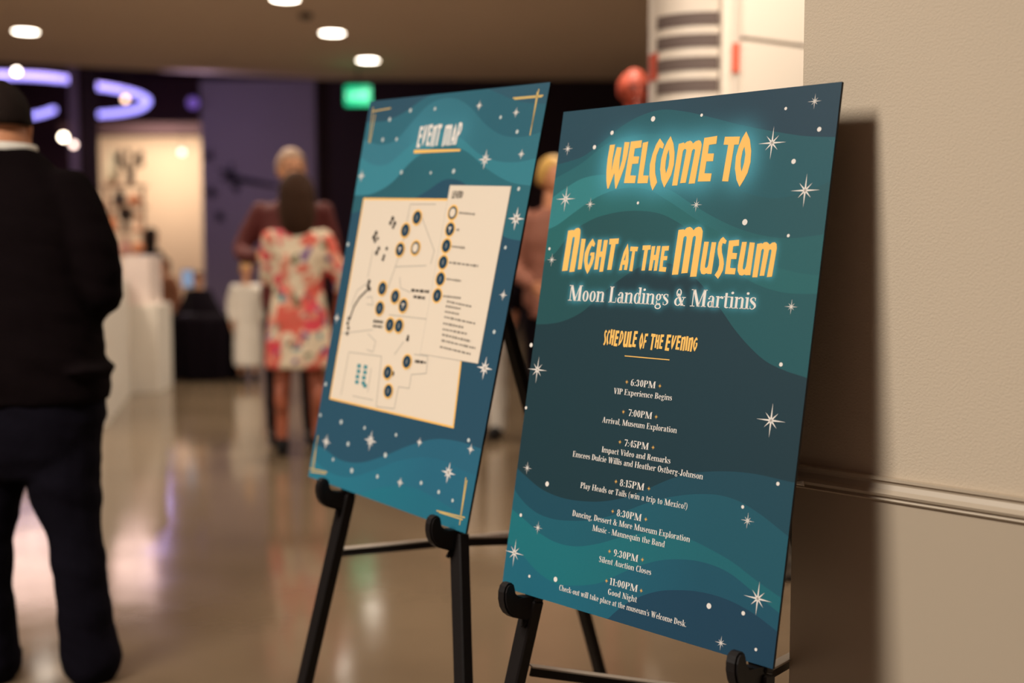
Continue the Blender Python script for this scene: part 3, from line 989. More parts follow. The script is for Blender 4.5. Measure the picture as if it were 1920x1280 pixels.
wave_face('printed_waves', SIGN_R, R_CURVES, R_COLORS, sr, glow_r, glow_color=srgb((104, 180, 192)), m=M_PRINT)
print_mesh('title_lettering', SIGN_R, tt1, M_GOLD, sr)['label'] = 'yellow retro lettering reading WELCOME TO in a blue glow'
print_mesh('event_lettering', SIGN_R, tt2, M_GOLD, sr)['label'] = 'yellow retro lettering reading NIGHT AT THE MUSEUM'
print_mesh('subtitle_lettering', SIGN_R, moon, M_INKWHITE, sr)['label'] = 'white serif lettering reading Moon Landings & Martinis'
# schedule heading
hz = (1120, 605, 9.6)
shapes = []
for word, a, b_, top, big in (('SCHEDULE', (106, 400), (735, 165), (170, 120), ()), ('OF', (748, 455), (918, 205), (855, 190), (0,)), ('THE', (945, 462), (1206, 235), (1000, 205), (0,)), ('EVENING', (1218, 475), (1822, 262), (1300, 222), (0,))):
    u0, vb0 = uv(SIGN_R, *Z(*hz, [a])[0])
    u1 = uv(SIGN_R, *Z(*hz, [b_])[0])[0]
    vt0 = uv(SIGN_R, *Z(*hz, [top])[0])[1]
    shapes += retro_word(word, u0, u1, vb0, vt0, 0.03, big)
print_mesh('heading_lettering', SIGN_R, shapes, M_GOLD, sr)['label'] = 'small yellow retro lettering reading SCHEDULE OF THE EVENING'
(u0, v0), (u1, v1) = uv(SIGN_R, *Z(*hz, [(498, 592)])[0]), uv(SIGN_R, *Z(*hz, [(1302, 672)])[0])
print_mesh('heading_rule', SIGN_R, [([(u0, (v0 + v1) / 2 - .0008), (u1, (v0 + v1) / 2 - .0008), (u1, (v0 + v1) / 2 + .0008), (u0, (v0 + v1) / 2 + .0008)], [])], M_GOLD, sr)
LINES = [
    ('6:30PM', z2, (693, 489), (853, 508), 43), ('VIP Experience Begins', z2, (585, 540), (960, 586), 37),
    ('7:00PM', z2, (678, 682), (830, 706), 43), ('Arrival, Museum Exploration', z2, (512, 725), (990, 796), 37),
    ('7:45PM', z2, (652, 877), (808, 902), 43), ('Impact Video and Remarks', z2, (508, 917), (950, 990), 37),
    ('Emcees Dulcie Willis and Heather Ostberg-Johnson', z2, (322, 944), (1158, 1094), 37),
    ('8:15PM', z3, (785, 152), (922, 178), 39), ('Play Heads or Tails (win a trip to Mexico!)', z3, (565, 161), (1165, 287), 33),
    ('8:30PM', z3, (768, 322), (907, 350), 39), ('Dancing, Dessert & More Museum Exploration', z3, (520, 317), (1180, 472), 33),
    ('Music - Mannequin the Band', z3, (632, 402), (1038, 498), 33),
    ('9:30PM', z3, (750, 548), (888, 578), 39), ('Silent Auction Closes', z3, (670, 578), (963, 654), 33),
    ('11:00PM', z3, (728, 706), (885, 750), 39), ('Good Night', z3, (718, 762), (882, 806), 33),
    ("Check-out will take place at the museum's Welcome Desk.", z3, (445, 735), (1160, 948), 31),
]
shapes = []
for text, A, a, b_, cap in LINES:
    p0, p1 = Z(*A, [a, b_])
    shapes += serif_line(SIGN_R, text, p0, p1, cap / A[2])
print_mesh('schedule_lettering', SIGN_R, shapes, M_INKWHITE, sr)['label'] = 'small white serif schedule lines from 6:30PM to 11:00PM'
gs = []
for A, x, y in [(z2, 671, 466), (z2, 884, 492), (z2, 649, 658), (z2, 860, 690), (z2, 627, 852), (z2, 840, 887), (z3, 766, 128), (z3, 951, 167), (z3, 748, 295), (z3, 934, 340), (z3, 730, 520), (z3, 915, 567), (z3, 713, 686), (z3, 908, 741)]:
    cu, cv = uv(SIGN_R, *Z(*A, [(x, y)])[0])
    print_mesh('gold_star', SIGN_R, star_shape(cu, cv, 0.0044, thin=0.10, diag=0.8), M_GOLD, sr)


def add_star(S, x, y, rpx, parent, m=M_INKWHITE, thin=0.06):
    cu, cv = uv(S, x, y)
    R = abs(uv(S, x, y - rpx)[1] - cv)
    print_mesh('printed_star', S, star_shape(cu, cv, R, thin=thin), m, parent)


def add_dot(S, x, y, rpx, parent, m=M_INKWHITE):
    cu, cv = uv(S, x, y)
    R = abs(uv(S, x, y - rpx)[1] - cv)
    print_mesh('printed_dot', S, [dot_shape(cu, cv, R)], m, parent)


for x, y, r in [(1448, 268, 31), (1528, 190, 15), (1510, 357, 32), (1061, 373, 25), (1107, 383, 13), (1306, 384, 14), (1065, 279, 13), (1035, 487, 13), (1484, 575, 15), (1008, 693, 26), (1446, 788, 33), (989, 877, 13), (1402, 976, 16), (1009, 989, 13), (965, 1036, 27), (1421, 1122, 33), (1352, 1205, 15)]:
    add_star(SIGN_R, x, y, r, sr)
for x, y, r in [(1225, 223, 5), (1316, 216, 3), (1148, 249, 4), (1115, 276, 4), (1473.7, 203.6, 3), (1536.5, 242.5, 4.5), (1488.4, 302.7, 4.8), (1397, 416.5, 5.8), (1478.5, 441.8, 3.2), (1196.6, 380.5, 2.8), (1030.6, 466.4, 2.8), (996.3, 646.8, 4), (1464.7, 683.2, 4), (986.7, 764.3, 3), (1026.3, 907, 4.8), (1459, 906.7, 3.8), (1393, 950, 3.4), (977, 965.3, 3.4), (993, 1080, 3), (1042, 1085.7, 5), (1329.7, 1135.7, 5.6), (1394, 1149.3, 4.2), (1417.7, 1217.3, 3.2)]:
    add_dot(SIGN_R, x, y, r, sr)

# ---------------------------------------------------------------- event map sign
sl = empty('map_sign', matrix=SIGN_L['M'])
tag(sl, 'teal event map poster board with cream floor plan and legend, on the left easel', 'sign')
board_panel(SIGN_L, sl)
za = (560, 140, 3.048)
zb = (560, 520, 2.56)
L_CURVES = [
    CV(SIGN_L, za, [(400, 270), (500, 262), (600, 218), (720, 135), (850, 90), (1000, 74), (1080, 80), (1140, 105), (1250, 150), (1450, 170)]),
    CV(SIGN_L, za, [(370, 370), (480, 400), (560, 370), (650, 270), (740, 175), (830, 136), (900, 138), (980, 185), (1060, 275), (1150, 340), (1250, 358), (1420, 320)]),
    CV(SIGN_L, za, [(340, 460), (430, 515), (520, 505), (620, 420), (720, 350), (820, 330), (930, 365), (1030, 450), (1120, 490), (1240, 500), (1390, 470)]),
    CV(SIGN_L, za, [(310, 690), (420, 680), (540, 610), (640, 500), (760, 420), (860, 400), (960, 440), (1080, 540), (1200, 610), (1380, 640)]),
    CV(SIGN_L, za, [(280, 800), (420, 760), (600, 740), (740, 660), (830, 602), (900, 600), (1010, 680), (1140, 900), (1340, 960)]),
    CV(SIGN_L, zb, [(60, 790), (120, 820), (200, 875), (300, 888), (400, 860), (550, 800), (660, 775), (760, 785), (900, 830)]),
    CV(SIGN_L, zb, [(50, 850), (150, 935), (250, 958), (350, 930), (480, 880), (590, 862), (700, 880), (800, 930), (880, 960)]),
    CV(SIGN_L, zb, [(100, 1130), (240, 1060), (340, 1022), (450, 1000), (550, 1008), (640, 1050), (740, 1110), (860, 1160)]),
]
L_COLORS = [((66, 92, 108), (66, 98, 112)), ((70, 118, 130), (62, 108, 120)), ((82, 136, 148), (70, 122, 132)), ((84, 148, 158), (76, 140, 148)), ((62, 108, 116), (62, 116, 124)), ((58, 90, 108), (54, 86, 104)),
            ((58, 118, 136), (58, 110, 130)), ((58, 130, 146), (56, 114, 134)), ((50, 132, 144), (50, 120, 136))]
pe = np.array([uv(SIGN_L, 783 + k * 10, 255 - k * 1.5) for k in range(9)])


def glow_l(P):
    d2 = ((P[:, None] - pe[None]) ** 2).sum(2).min(1)
    return 0.35 * np.exp(-d2 / 0.035 ** 2)


wave_face('printed_waves', SIGN_L, L_CURVES, L_COLORS, sl, glow_l, ncol=90, glow_color=srgb((96, 160, 172)), m=M_PRINT)


def rect_px(S, pts, z, m, name, parent):
    return print_mesh(name, S, [([uv(S, *p) for p in pts], [])], m, parent, z)


# heading
u0, vb = uv(SIGN_L, 781, 276)
u1, vt = uv(SIGN_L, 868, 238)
shapes = retro_word('EVENT', u0, u0 + (u1 - u0) * 0.53, vb, vb + 0.047, 0.03) + retro_word('MAP', u0 + (u1 - u0) * 0.60, u1 - 0.002, vb, vb + 0.047, 0.03)
print_mesh('title_lettering', SIGN_L, shapes, M_INKWHITE, sl)['label'] = 'white retro lettering reading EVENT MAP'
rect_px(SIGN_L, [(776, 287.5), (863, 283.5), (864, 279.5), (777, 281)][:4], 0.0007, M_GOLD, 'title_rule', sl)
# map panel, yellow border then cream
(ua, va), (ub, vb_) = uv(SIGN_L, 618, 748), uv(SIGN_L, 851, 803)
(uc, vc) = uv(SIGN_L, 682, 371)
u_l, u_r = (ua + uc) / 2, ub
v_b, v_t = (va + vb_) / 2, vc


def rect(u0, v0, u1, v1):
    return ([(u0, v0), (u1, v0), (u1, v1), (u0, v1)], [])


fr = [uv(SIGN_L, 618, 748), uv(SIGN_L, 851, 803), uv(SIGN_L, 902, 373), uv(SIGN_L, 682, 371)]
cu = sum(p[0] for p in fr) / 4
cv = sum(p[1] for p in fr) / 4
print_mesh('map_border', SIGN_L, [(fr, [])], M_GOLD, sl, 0.0006)
ins = [(p[0] + math.copysign(0.0045, cu - p[0]), p[1] + math.copysign(0.0045, cv - p[1])) for p in fr]
print_mesh('map_panel', SIGN_L, [(ins, [])], M_PAPER, sl, 0.0009)
lg = [uv(SIGN_L, 789, 663), uv(SIGN_L, 897, 681), uv(SIGN_L, 959, 350), uv(SIGN_L, 845, 348)]
grow = [(p[0] + s_ * 0.0012, p[1] + t_ * 0.0012) for p, (s_, t_) in zip(lg, ((-1, -1), (1, -1), (1, 1), (-1, 1)))]
print_mesh('legend_border', SIGN_L, [(grow, [])], M_LINE, sl, 0.0012)
print_mesh('legend_panel', SIGN_L, [(lg, [])], M_PAPER, sl, 0.0015)


def ell_px(x, y, rv, k=1.0):
    cu_, cv_ = uv(SIGN_L, x, y)
    R = abs(uv(SIGN_L, x, y - rv)[1] - cv_)
    return dot_shape(cu_, cv_, R * k, 18)


ICONS = [(783, 408, 0), (761, 432, 0), (751, 468, 1), (780, 465, 2), (718, 541, 0), (742, 556, 0), (757, 573, 1), (713, 578, 0), (732, 609, 0), (749, 611, 0), (764, 678, 0), (728, 698, 0), (729, 733, 0),
         (850, 399, 2), (845, 430, 1), (838, 461, 0), (832, 492, 0), (827, 523, 0), (821, 554, 0)]
for x, y, t in ICONS:
    ic = print_mesh('map_marker', SIGN_L, [ell_px(x, y, 15.5)], M_GOLD, sl, 0.0018)
    print_mesh('marker_disc', SIGN_L, [ell_px(x, y, 12.2)], M_NAVY, ic, 0.0021)
    c_ = uv(SIGN_L, x, y)
    if t == 2:
        print_mesh('marker_symbol', SIGN_L, [ell_px(x, y, 8.5)], M_PAPER, ic, 0.0024)
    elif t == 1:
        print_mesh('marker_symbol', SIGN_L, [([(c_[0] - .006, c_[1] + .005), (c_[0], c_[1] - .004), (c_[0] + .006, c_[1] + .005)], []), rect(c_[0] - .001, c_[1] - .007, c_[0] + .001, c_[1] - .002)], M_PAPER, ic, 0.0024)
    else:
        print_mesh('marker_symbol', SIGN_L, [rect(c_[0] - .0012, c_[1] - .005, c_[0] + .0012, c_[1] + .005)], M_LINE, ic, 0.0024)


def seg(p, q_, w_):
    (a, b_), (c, d) = uv(SIGN_L, *p), uv(SIGN_L, *q_)
    L = math.hypot(c - a, d - b_) or 1
    nx, ny = -(d - b_) / L * w_ / 2, (c - a) / L * w_ / 2
    return ([(a - nx, b_ - ny), (c - nx, d - ny), (c + nx, d + ny), (a + nx, b_ + ny)], [])


def dashes(p, q_, w_, rnd, n):
    """an illegible line of tiny print"""
    out, t = [], 0.0
    while t < 1 - 1e-3:
        l_ = min(rnd.uniform(0.5, 1.5) / n, 1 - t)
        a = (p[0] + (q_[0] - p[0]) * t, p[1] + (q_[1] - p[1]) * t)
        b_ = (p[0] + (q_[0] - p[0]) * (t + l_ * 0.8), p[1] + (q_[1] - p[1]) * (t + l_ * 0.8))
        out.append(seg(a, b_, w_ * rnd.uniform(0.7, 1.1)))
        t += l_
    return out


rr = random.Random(3)
lt = []
for a, b_ in [((862, 399), (892, 402)), ((857, 431), (862, 431)), ((848, 462), (873, 465)), ((843, 492), (898, 499)), ((838, 523), (866, 527)), ((832, 555), (866, 559)),
              ((839, 565), (886, 575)), ((837, 574), (865, 579)), ((835, 584), (862, 589)), ((834, 594), (893, 607)), ((832, 606), (871, 614)), ((831, 617), (877, 626)), ((830, 627), (884, 640)), ((829, 638), (893, 653)), ((826, 650), (884, 664))]:
    print_mesh('legend_text', SIGN_L, dashes(a, b_, 0.005, rr, 9), mat('printed pale text', srgb((150, 140, 128)), .6), sl, 0.0018)['kind'] = 'stuff'
u0, v0 = uv(SIGN_L, 848, 372)
print_mesh('legend_heading', SIGN_L, retro_word('LEGEND', u0, u0 + 0.036, v0, v0 + 0.016, .08), M_DARKINK, sl, 0.0018)
mt = []
for a, b_ in [((772, 544), (806, 547)), ((776, 556), (798, 559)), ((701, 602), (720, 604)), ((700, 611), (718, 613)), ((779, 677), (800, 680))]:
    print_mesh('map_caption', SIGN_L, dashes(a, b_, 0.0065, rr, 4), M_DARKINK, sl, 0.0012)['kind'] = 'stuff'
gl = []
for path in [[(770, 383), (818, 383)], [(770, 383), (757, 450), (742, 500), (728, 540)], [(742, 500), (800, 498)], [(750, 520), (752, 540), (770, 548)], [(789, 400), (815, 470), (808, 495)],
             [(700, 470), (690, 520)], [(800, 598), (730, 590)], [(640, 625), (700, 618)], [(655, 660), (640, 740)], [(655, 660), (716, 668)], [(716, 668), (706, 762)], [(706, 762), (740, 766)], [(740, 766), (748, 725), (768, 728), (772, 702), (800, 700)],
             [(800, 700), (803, 668)], [(803, 668), (777, 664)], [(690, 625), (705, 640), (700, 660), (688, 655)], [(740, 665), (758, 640)], [(690, 530), (670, 545), (660, 575)], [(697, 690), (690, 735)], [(662, 742), (700, 750)], [(688, 570), (700, 572), (698, 556), (688, 558)]]:
    for p, q_ in zip(path, path[1:]):
        gl.append(seg(p, q_, 0.0018))
print_mesh('floor_plan_lines', SIGN_L, gl, M_LINE, sl, 0.0012)['kind'] = 'stuff'
dk = []
for (x, y) in [(737, 410), (733, 418), (741, 419), (738, 426), (706, 437), (702, 445), (709, 447), (704, 452), (711, 466), (707, 474), (726, 466), (721, 480), (719, 486), (693, 528), (691, 536), (694, 542), (655, 597), (653, 606), (654, 615), (652, 625), (766, 631), (765, 636), (737, 700)]:
    print_mesh('map_silhouette', SIGN_L, [ell_px(x, y, rr.uniform(4, 6.5), 0.8)], M_DARKINK, sl, 0.0015)
for p, q_ in [((692, 541), (675, 558)), ((675, 558), (664, 576)), ((664, 576), (656, 600))]:
    dk.append(seg(p, q_, 0.0045))
print_mesh('map_curve', SIGN_L, dk, M_DARKINK, sl, 0.0015)
tb = []
for (x, y) in [(674, 686), (686, 688), (673, 696), (685, 698), (671, 706), (683, 708), (670, 716), (682, 718), (685, 723)]:
    c_ = uv(SIGN_L, x, y)
    print_mesh('map_block', SIGN_L, [rect(c_[0] - .007, c_[1] - .0045, c_[0] + .007, c_[1] + .0045)], M_TEALINK, sl, 0.0012)
# yellow crossing corner lines
gl = []
for p, q_ in [((698, 209), (733, 203)), ((700, 201), (692, 268)), ((704, 214), (694, 268)), ((962, 184), (1019, 179)), ((965, 186), (1017, 181)), ((1011, 167), (994, 254)), ((1008, 172), (997, 240)),
              ((581, 878), (614, 885)), ((583, 884), (611, 888)), ((597, 816), (585, 880)), ((594, 830), (588, 884)), ((819, 957), (872, 970)), ((824, 960), (868, 974)), ((874, 895), (864, 968)), ((876, 900), (862, 984))]:
    print_mesh('corner_line', SIGN_L, [seg(p, q_, 0.0028)], mat('printed faded gold ink', srgb((210, 180, 110)), .6), sl)
for x, y, r in [(910, 299, 17), (968, 410, 20), (909, 690, 20), (841, 886, 19), (695, 826, 18), (612, 828, 14), (968, 211, 9), (899, 198, 9), (978, 289, 9), (678, 330, 11), (944, 553, 10), (883, 842, 10), (787, 829, 9), (751, 869 + 35, 9), (632, 596, 10), (750, 905, 8)]:
    add_star(SIGN_L, x, y, r * 1.15, sl, thin=0.12)
for x, y, r in [(770, 207, 4), (816, 204, 3.5), (731, 224, 4), (939, 220, 3.5), (970, 247, 4), (718, 262, 4), (744, 261, 3.5), (753, 323, 4), (808, 324, 3), (851, 321, 4.5), (973, 354, 4), (948, 464, 3.5), (653, 458, 4), (927, 622, 4), (611, 720, 4),
                (601, 778, 3.5), (640, 791, 4.5), (684, 802, 3.5), (743, 815, 3.5), (653, 832, 4.5), (723, 853, 5), (625, 861, 3.5), (660, 882, 5), (708, 893, 4), (790, 905, 4), (823, 922, 4), (849, 938, 3.5), (879, 825, 4)]:
    add_dot(SIGN_L, x, y, r, sl, M_INKGREY)


# ================================================================ EASELS
def easel(S, label, leg_l, leg_r, braces, back, apex_v, u_mid, knob=False):
    """leg_l / leg_r: ((u,v) at the shelf, (u,v) lower down) in sign-plane metres; back: world foot"""
    M = S['M']
    zb_ = -0.022       # legs run just behind the board

    def wp(u_, v_, z_=zb_):
        return M @ Vector((u_, v_, z_))

    apex = (u_mid, apex_v)
    feet = []
    up_v = (M.to_3x3() @ Vector((0, 0, 1))).normalized()
    root = empty('easel', (0, 0, 0))
    tag(root, label, 'easel')
    pts = []
    for (a, b_) in (leg_l, leg_r):
        A, B = wp(*a), wp(*b_)
        d = (B - A)
        k = (0.0 - A.z) / d.z
        foot = A + d * k
        # top: up along the leg as far as it can
        top = wp(apex[0] + (0.03 if a[0] > u_mid else -0.03), apex[1])
        pts.append((top, A, foot))
    root.location = ((pts[0][2] + pts[1][2]) / 2)
    root.location.z = 0
    inv = Matrix.Translation(-root.location)
    fr_ = Vector(M.to_3x3() @ Vector((0, 0, 1)))
    for top, A, foot in pts:
        bm = bmesh.new()
        bar(bm, inv @ top, inv @ A, 0.034, 0.022, up=fr_)
        bar(bm, inv @ A, inv @ (foot + Vector((0, 0, 0.01))), 0.034, 0.028, up=fr_, w2=0.028)
        bmesh.ops.bevel(bm, geom=bm.edges[:], offset=0.003, segments=1, affect='EDGES')
        lg_ = obj('leg', bm, M_BLACK, root)
        bm = bmesh.new()
        bar(bm, inv @ (foot + Vector((0, 0, 0.035))), inv @ (foot + Vector((0, 0, 0.0))), 0.034, 0.032, up=fr_)
        obj('foot_cap', bm, mat('black rubber', (0.01, 0.01, 0.01), 0.9), lg_)
    # rear leg
    topc = wp(apex[0], apex[1] - 0.005, zb_ - 0.035)
    bk = Vector(back)
    bm = bmesh.new()
    bar(bm, inv @ topc, inv @ bk, 0.030, 0.022, up=fr_)
    bmesh.ops.bevel(bm, geom=bm.edges[:], offset=0.003, segments=1, affect='EDGES')
    obj('rear_leg', bm, M_BLACK, root)
    bm = bmesh.new()      # hinge head
    Mt = Matrix.Translation(inv @ wp(apex[0], apex[1], zb_ - 0.012)) @ M.to_3x3().to_4x4()
    bmesh.ops.create_cube(bm, size=1, matrix=Mt @ Matrix.Diagonal((0.10, 0.035, 0.034, 1)))
    bevel(bm, 0.004, 2)
    obj('hinge_head', bm, M_BLACK, root)
    for p0, p1 in braces:
        bm = bmesh.new()
        bar(bm, inv @ Vector(p0), inv @ Vector(p1), 0.006, 0.018)
        o = obj('brace', bm, M_BLACK, root)
        bm = bmesh.new()
        dz = Vector((0, 0, 0.0105))
        bar(bm, inv @ (Vector(p0) + dz), inv @ (Vector(p1) + dz), 0.020, 0.003)
        obj('brace_top', bm, M_BRACE, o)
    # shelf hooks: profile in (forward, up), extruded across
    prof_ = [(-0.012, 0.0), (0.0, -0.002), (0.020, -0.003), (0.034, -0.001), (0.042, 0.004), (0.045, 0.012), (0.049, 0.020), (0.056, 0.024), (0.064, 0.023), (0.070, 0.017), (0.072, 0.006),
             (0.070, -0.008), (0.064, -0.022), (0.054, -0.033), (0.040, -0.040), (0.022, -0.043), (0.004, -0.046), (-0.012, -0.050)]
    for (a, b_) in (leg_l, leg_r):
        bm = bmesh.new()
        base = Vector((a[0], -0.001, -0.008))
        ra = [bm.verts.new(inv @ (M @ (base + Vector((-0.011, y_, z_))))) for z_, y_ in prof_]
        rb = [bm.verts.new(inv @ (M @ (base + Vector((0.011, y_, z_))))) for z_, y_ in prof_]
        bm.faces.new(ra)
        bm.faces.new(rb[::-1])
        for k in range(len(prof_)):
            bm.faces.new((ra[k], rb[k], rb[(k + 1) % len(prof_)], ra[(k + 1) % len(prof_)]))
        bmesh.ops.recalc_face_normals(bm, faces=bm.faces[:])
        bmesh.ops.bevel(bm, geom=[e for e in bm.edges if abs(e.calc_length() - 0.022) > 0.002], offset=0.0035, segments=2, affect='EDGES')
        hk = obj('hook', bm, M_BLACK, root, smooth=False)
        bm = bmesh.new()
        c0 = inv @ (M @ (base + Vector((0, -0.042, -0.004))))
        c1 = inv @ (M @ (base + Vector((0, -0.060, 0.006))))
        tube(bm, [c0, c1], [0.006, 0.0045], 10)
        obj('screw_knob', bm, M_BLACK, hk)
    return root


def ray_plane(px, py, M, z_):
    P = M @ Vector((0, 0, z_))
    n = M.to_3x3() @ Vector((0, 0, 1))
    d = ray(px, py)
    X = CAM + d * ((P - CAM).dot(n) / d.dot(n))
    l_ = M.inverted() @ X
    return (l_.x, l_.y)


Mr, Ml = SIGN_R['M'], SIGN_L['M']
ll = (ray_plane(1000, 1122, Mr, -0.022), ray_plane(966, 1278, Mr, -0.022))
lr_u = ray_plane(1428, 1262, Mr, -0.022)
rl = (lr_u, (lr_u[0] + (ll[0][0] - ll[1][0]) * 1.0, lr_u[1] - (ll[0][1] - ll[1][1])))
sl_r = (ll[1][0] - ll[0][0]) / (ll[1][1] - ll[0][1])
easel(SIGN_R, 'black easel holding the welcome poster, nearest the wall', ll, rl,
      [(at(995, 1258, 2.235), (0.68, 2.475, 0.30)), (at(1425, 1272, 1.86), (0.645, 2.445, 0.457))],
      (0.80, 2.58, 0.0), 0.80, 0.305)
ll2 = (ray_plane(652, 925, Ml, -0.022), ray_plane(573, 1278, Ml, -0.022))
rl2 = (ray_plane(861, 1000, Ml, -0.022), ray_plane(869, 1278, Ml, -0.022))
p_bar = at(640, 1036, 2.86)
easel(SIGN_L, 'black easel holding the event map poster, further from the wall', ll2, rl2,
      [(p_bar, (0.145, 2.945, 0.572)), (at(872, 1016, 2.66), (0.150, 2.95, 0.550))],
      (0.275, 3.03, 0.0), 0.78, 0.31)


# ================================================================ PEOPLE
def hand(bm, wrist, direction, palm_n, size=0.09, curl=0.6, side=1, mi=0):
    d = Vector(direction).normalized()
    n = Vector(palm_n)
    n = (n - d * n.dot(d)).normalized()
    s = d.cross(n).normalized() * side
    c = Vector(wrist) + d * size * 0.45
    rot = Matrix((s, d, n)).transposed().to_4x4()
    ell(bm, c, (size * 0.42, size * 0.52, size * 0.17), 12, 8, mi, rot)
    for k, (off, L) in enumerate(((-0.30, 0.78), (-0.10, 0.92), (0.10, 0.86), (0.29, 0.66))):
        p = Vector(wrist) + d * size * 0.86 + s * off * size
        pts = [p]
        dd = d.copy()
        for j in range(3):
            dd = (Matrix.Rotation(0, 3, 'X') @ dd + n * curl * 0.45).normalized()
            p = p + dd * size * L * (0.42, 0.32, 0.26)[j]
            pts.append(p)
        tube(bm, pts, [size * 0.10, size * 0.095, size * 0.085, size * 0.06], 8, True, mi)
    p = Vector(wrist) + d * size * 0.25 - s * size * 0.32
    tube(bm, [p, p + (d * 0.35 - s * 0.28 + n * 0.1) * size, p + (d * 0.68 - s * 0.30 + n * 0.3) * size], [size * 0.13, size * 0.11, size * 0.075], 8, True, mi)


def head(bm, c, s=1.0, yaw=0.0, mi_skin=0, mi_eye=1, mi_lip=2):
    """head facing -y rotated by yaw about z; c = centre of the skull"""
    Rz = Matrix.Rotation(yaw, 4, 'Z')
    T = Matrix.Translation(Vector(c)) @ Rz
    f = lambda p: T @ (Vector(p) * s)
    vs = ell(bm, (0, 0, 0), (0.076, 0.095, 0.115), 26, 20, mi_skin)
    for v in vs:
        x, y, z = v.co
        if z < 0:
            k = -z / 0.115
            v.co.x *= 1 - 0.28 * k
            v.co.y = y * (1 - 0.18 * k) - 0.012 * k
        if y < -0.03 and abs(z) < 0.05:
            v.co.y += 0.006 * (1 - abs(z) / 0.05)
        v.co = T @ (v.co * s)
    # nose, brow, ears, eyes, mouth, chin
    ell(bm, f((0, -0.094, -0.015)), (0.012 * s, 0.020 * s, 0.026 * s), 10, 8, mi_skin, Rz)
    ell(bm, f((0, -0.102, -0.030)), (0.017 * s, 0.014 * s, 0.010 * s), 10, 8, mi_skin, Rz)
    ell(bm, f((0, -0.082, 0.028)), (0.052 * s, 0.014 * s, 0.010 * s), 12, 8, mi_skin, Rz)
    ell(bm, f((0, -0.078, -0.093)), (0.026 * s, 0.020 * s, 0.018 * s), 10, 8, mi_skin, Rz)
    for k in (-1, 1):
        ell(bm, f((k * 0.078, 0.008, -0.005)), (0.010 * s, 0.020 * s, 0.033 * s), 10, 8, mi_skin, Rz)
        ell(bm, f((k * 0.031, -0.084, 0.008)), (0.014 * s, 0.010 * s, 0.008 * s), 10, 8, mi_eye, Rz)
    ell(bm, f((0, -0.086, -0.060)), (0.025 * s, 0.010 * s, 0.008 * s), 10, 8, mi_lip, Rz)


def hair_shell(name, c, s, yaw, m, parent, long_=0.0, full=1.0, low=-0.055):
    bm = bmesh.new()
    Rz = Matrix.Rotation(yaw, 4, 'Z')
    T = Matrix.Translation(Vector(c)) @ Rz
    vs = ell(bm, (0, 0.010, 0.014), (0.086, 0.100, 0.115), 32, 24)
    kill = []
    for v in vs:
        x, y, z = v.co
        if (y < -0.045 and z < 0.062) or (z < low and long_ == 0) or (abs(x) > 0.05 and y < -0.01 and z < 0.0):
            kill.append(v)
            continue
        nn = noise.noise(Vector((x, y, z)) * 60 + Vector((c[0] * 7, 0, 0)))
        v.co *= 1 + 0.03 * nn
        if long_ and z < 0.0 and y > -0.03:
            v.co.z -= long_ * min(1, -z / 0.09)
            v.co.x *= 1 + 0.35 * min(1, -z / 0.09) * full
            v.co.y += 0.01 * min(1, -z / 0.09)
    bmesh.ops.delete(bm, geom=kill, context='VERTS')
    for v in bm.verts:
        v.co = T @ (v.co * s)
    bmesh.ops.solidify(bm, geom=bm.faces[:], thickness=-0.004)
    return obj(name, bm, m, parent, smooth=True)


def add_arm(bm, pts, radii, n=14):
    tube(bm, smooth_path(pts, 4), np.interp(np.linspace(0, 1, 4 * (len(pts) - 1) + 1), np.linspace(0, 1, len(pts)), radii), n)
    for p, r in zip(pts, radii):
        ell(bm, p, (r, r, r), 12, 8)


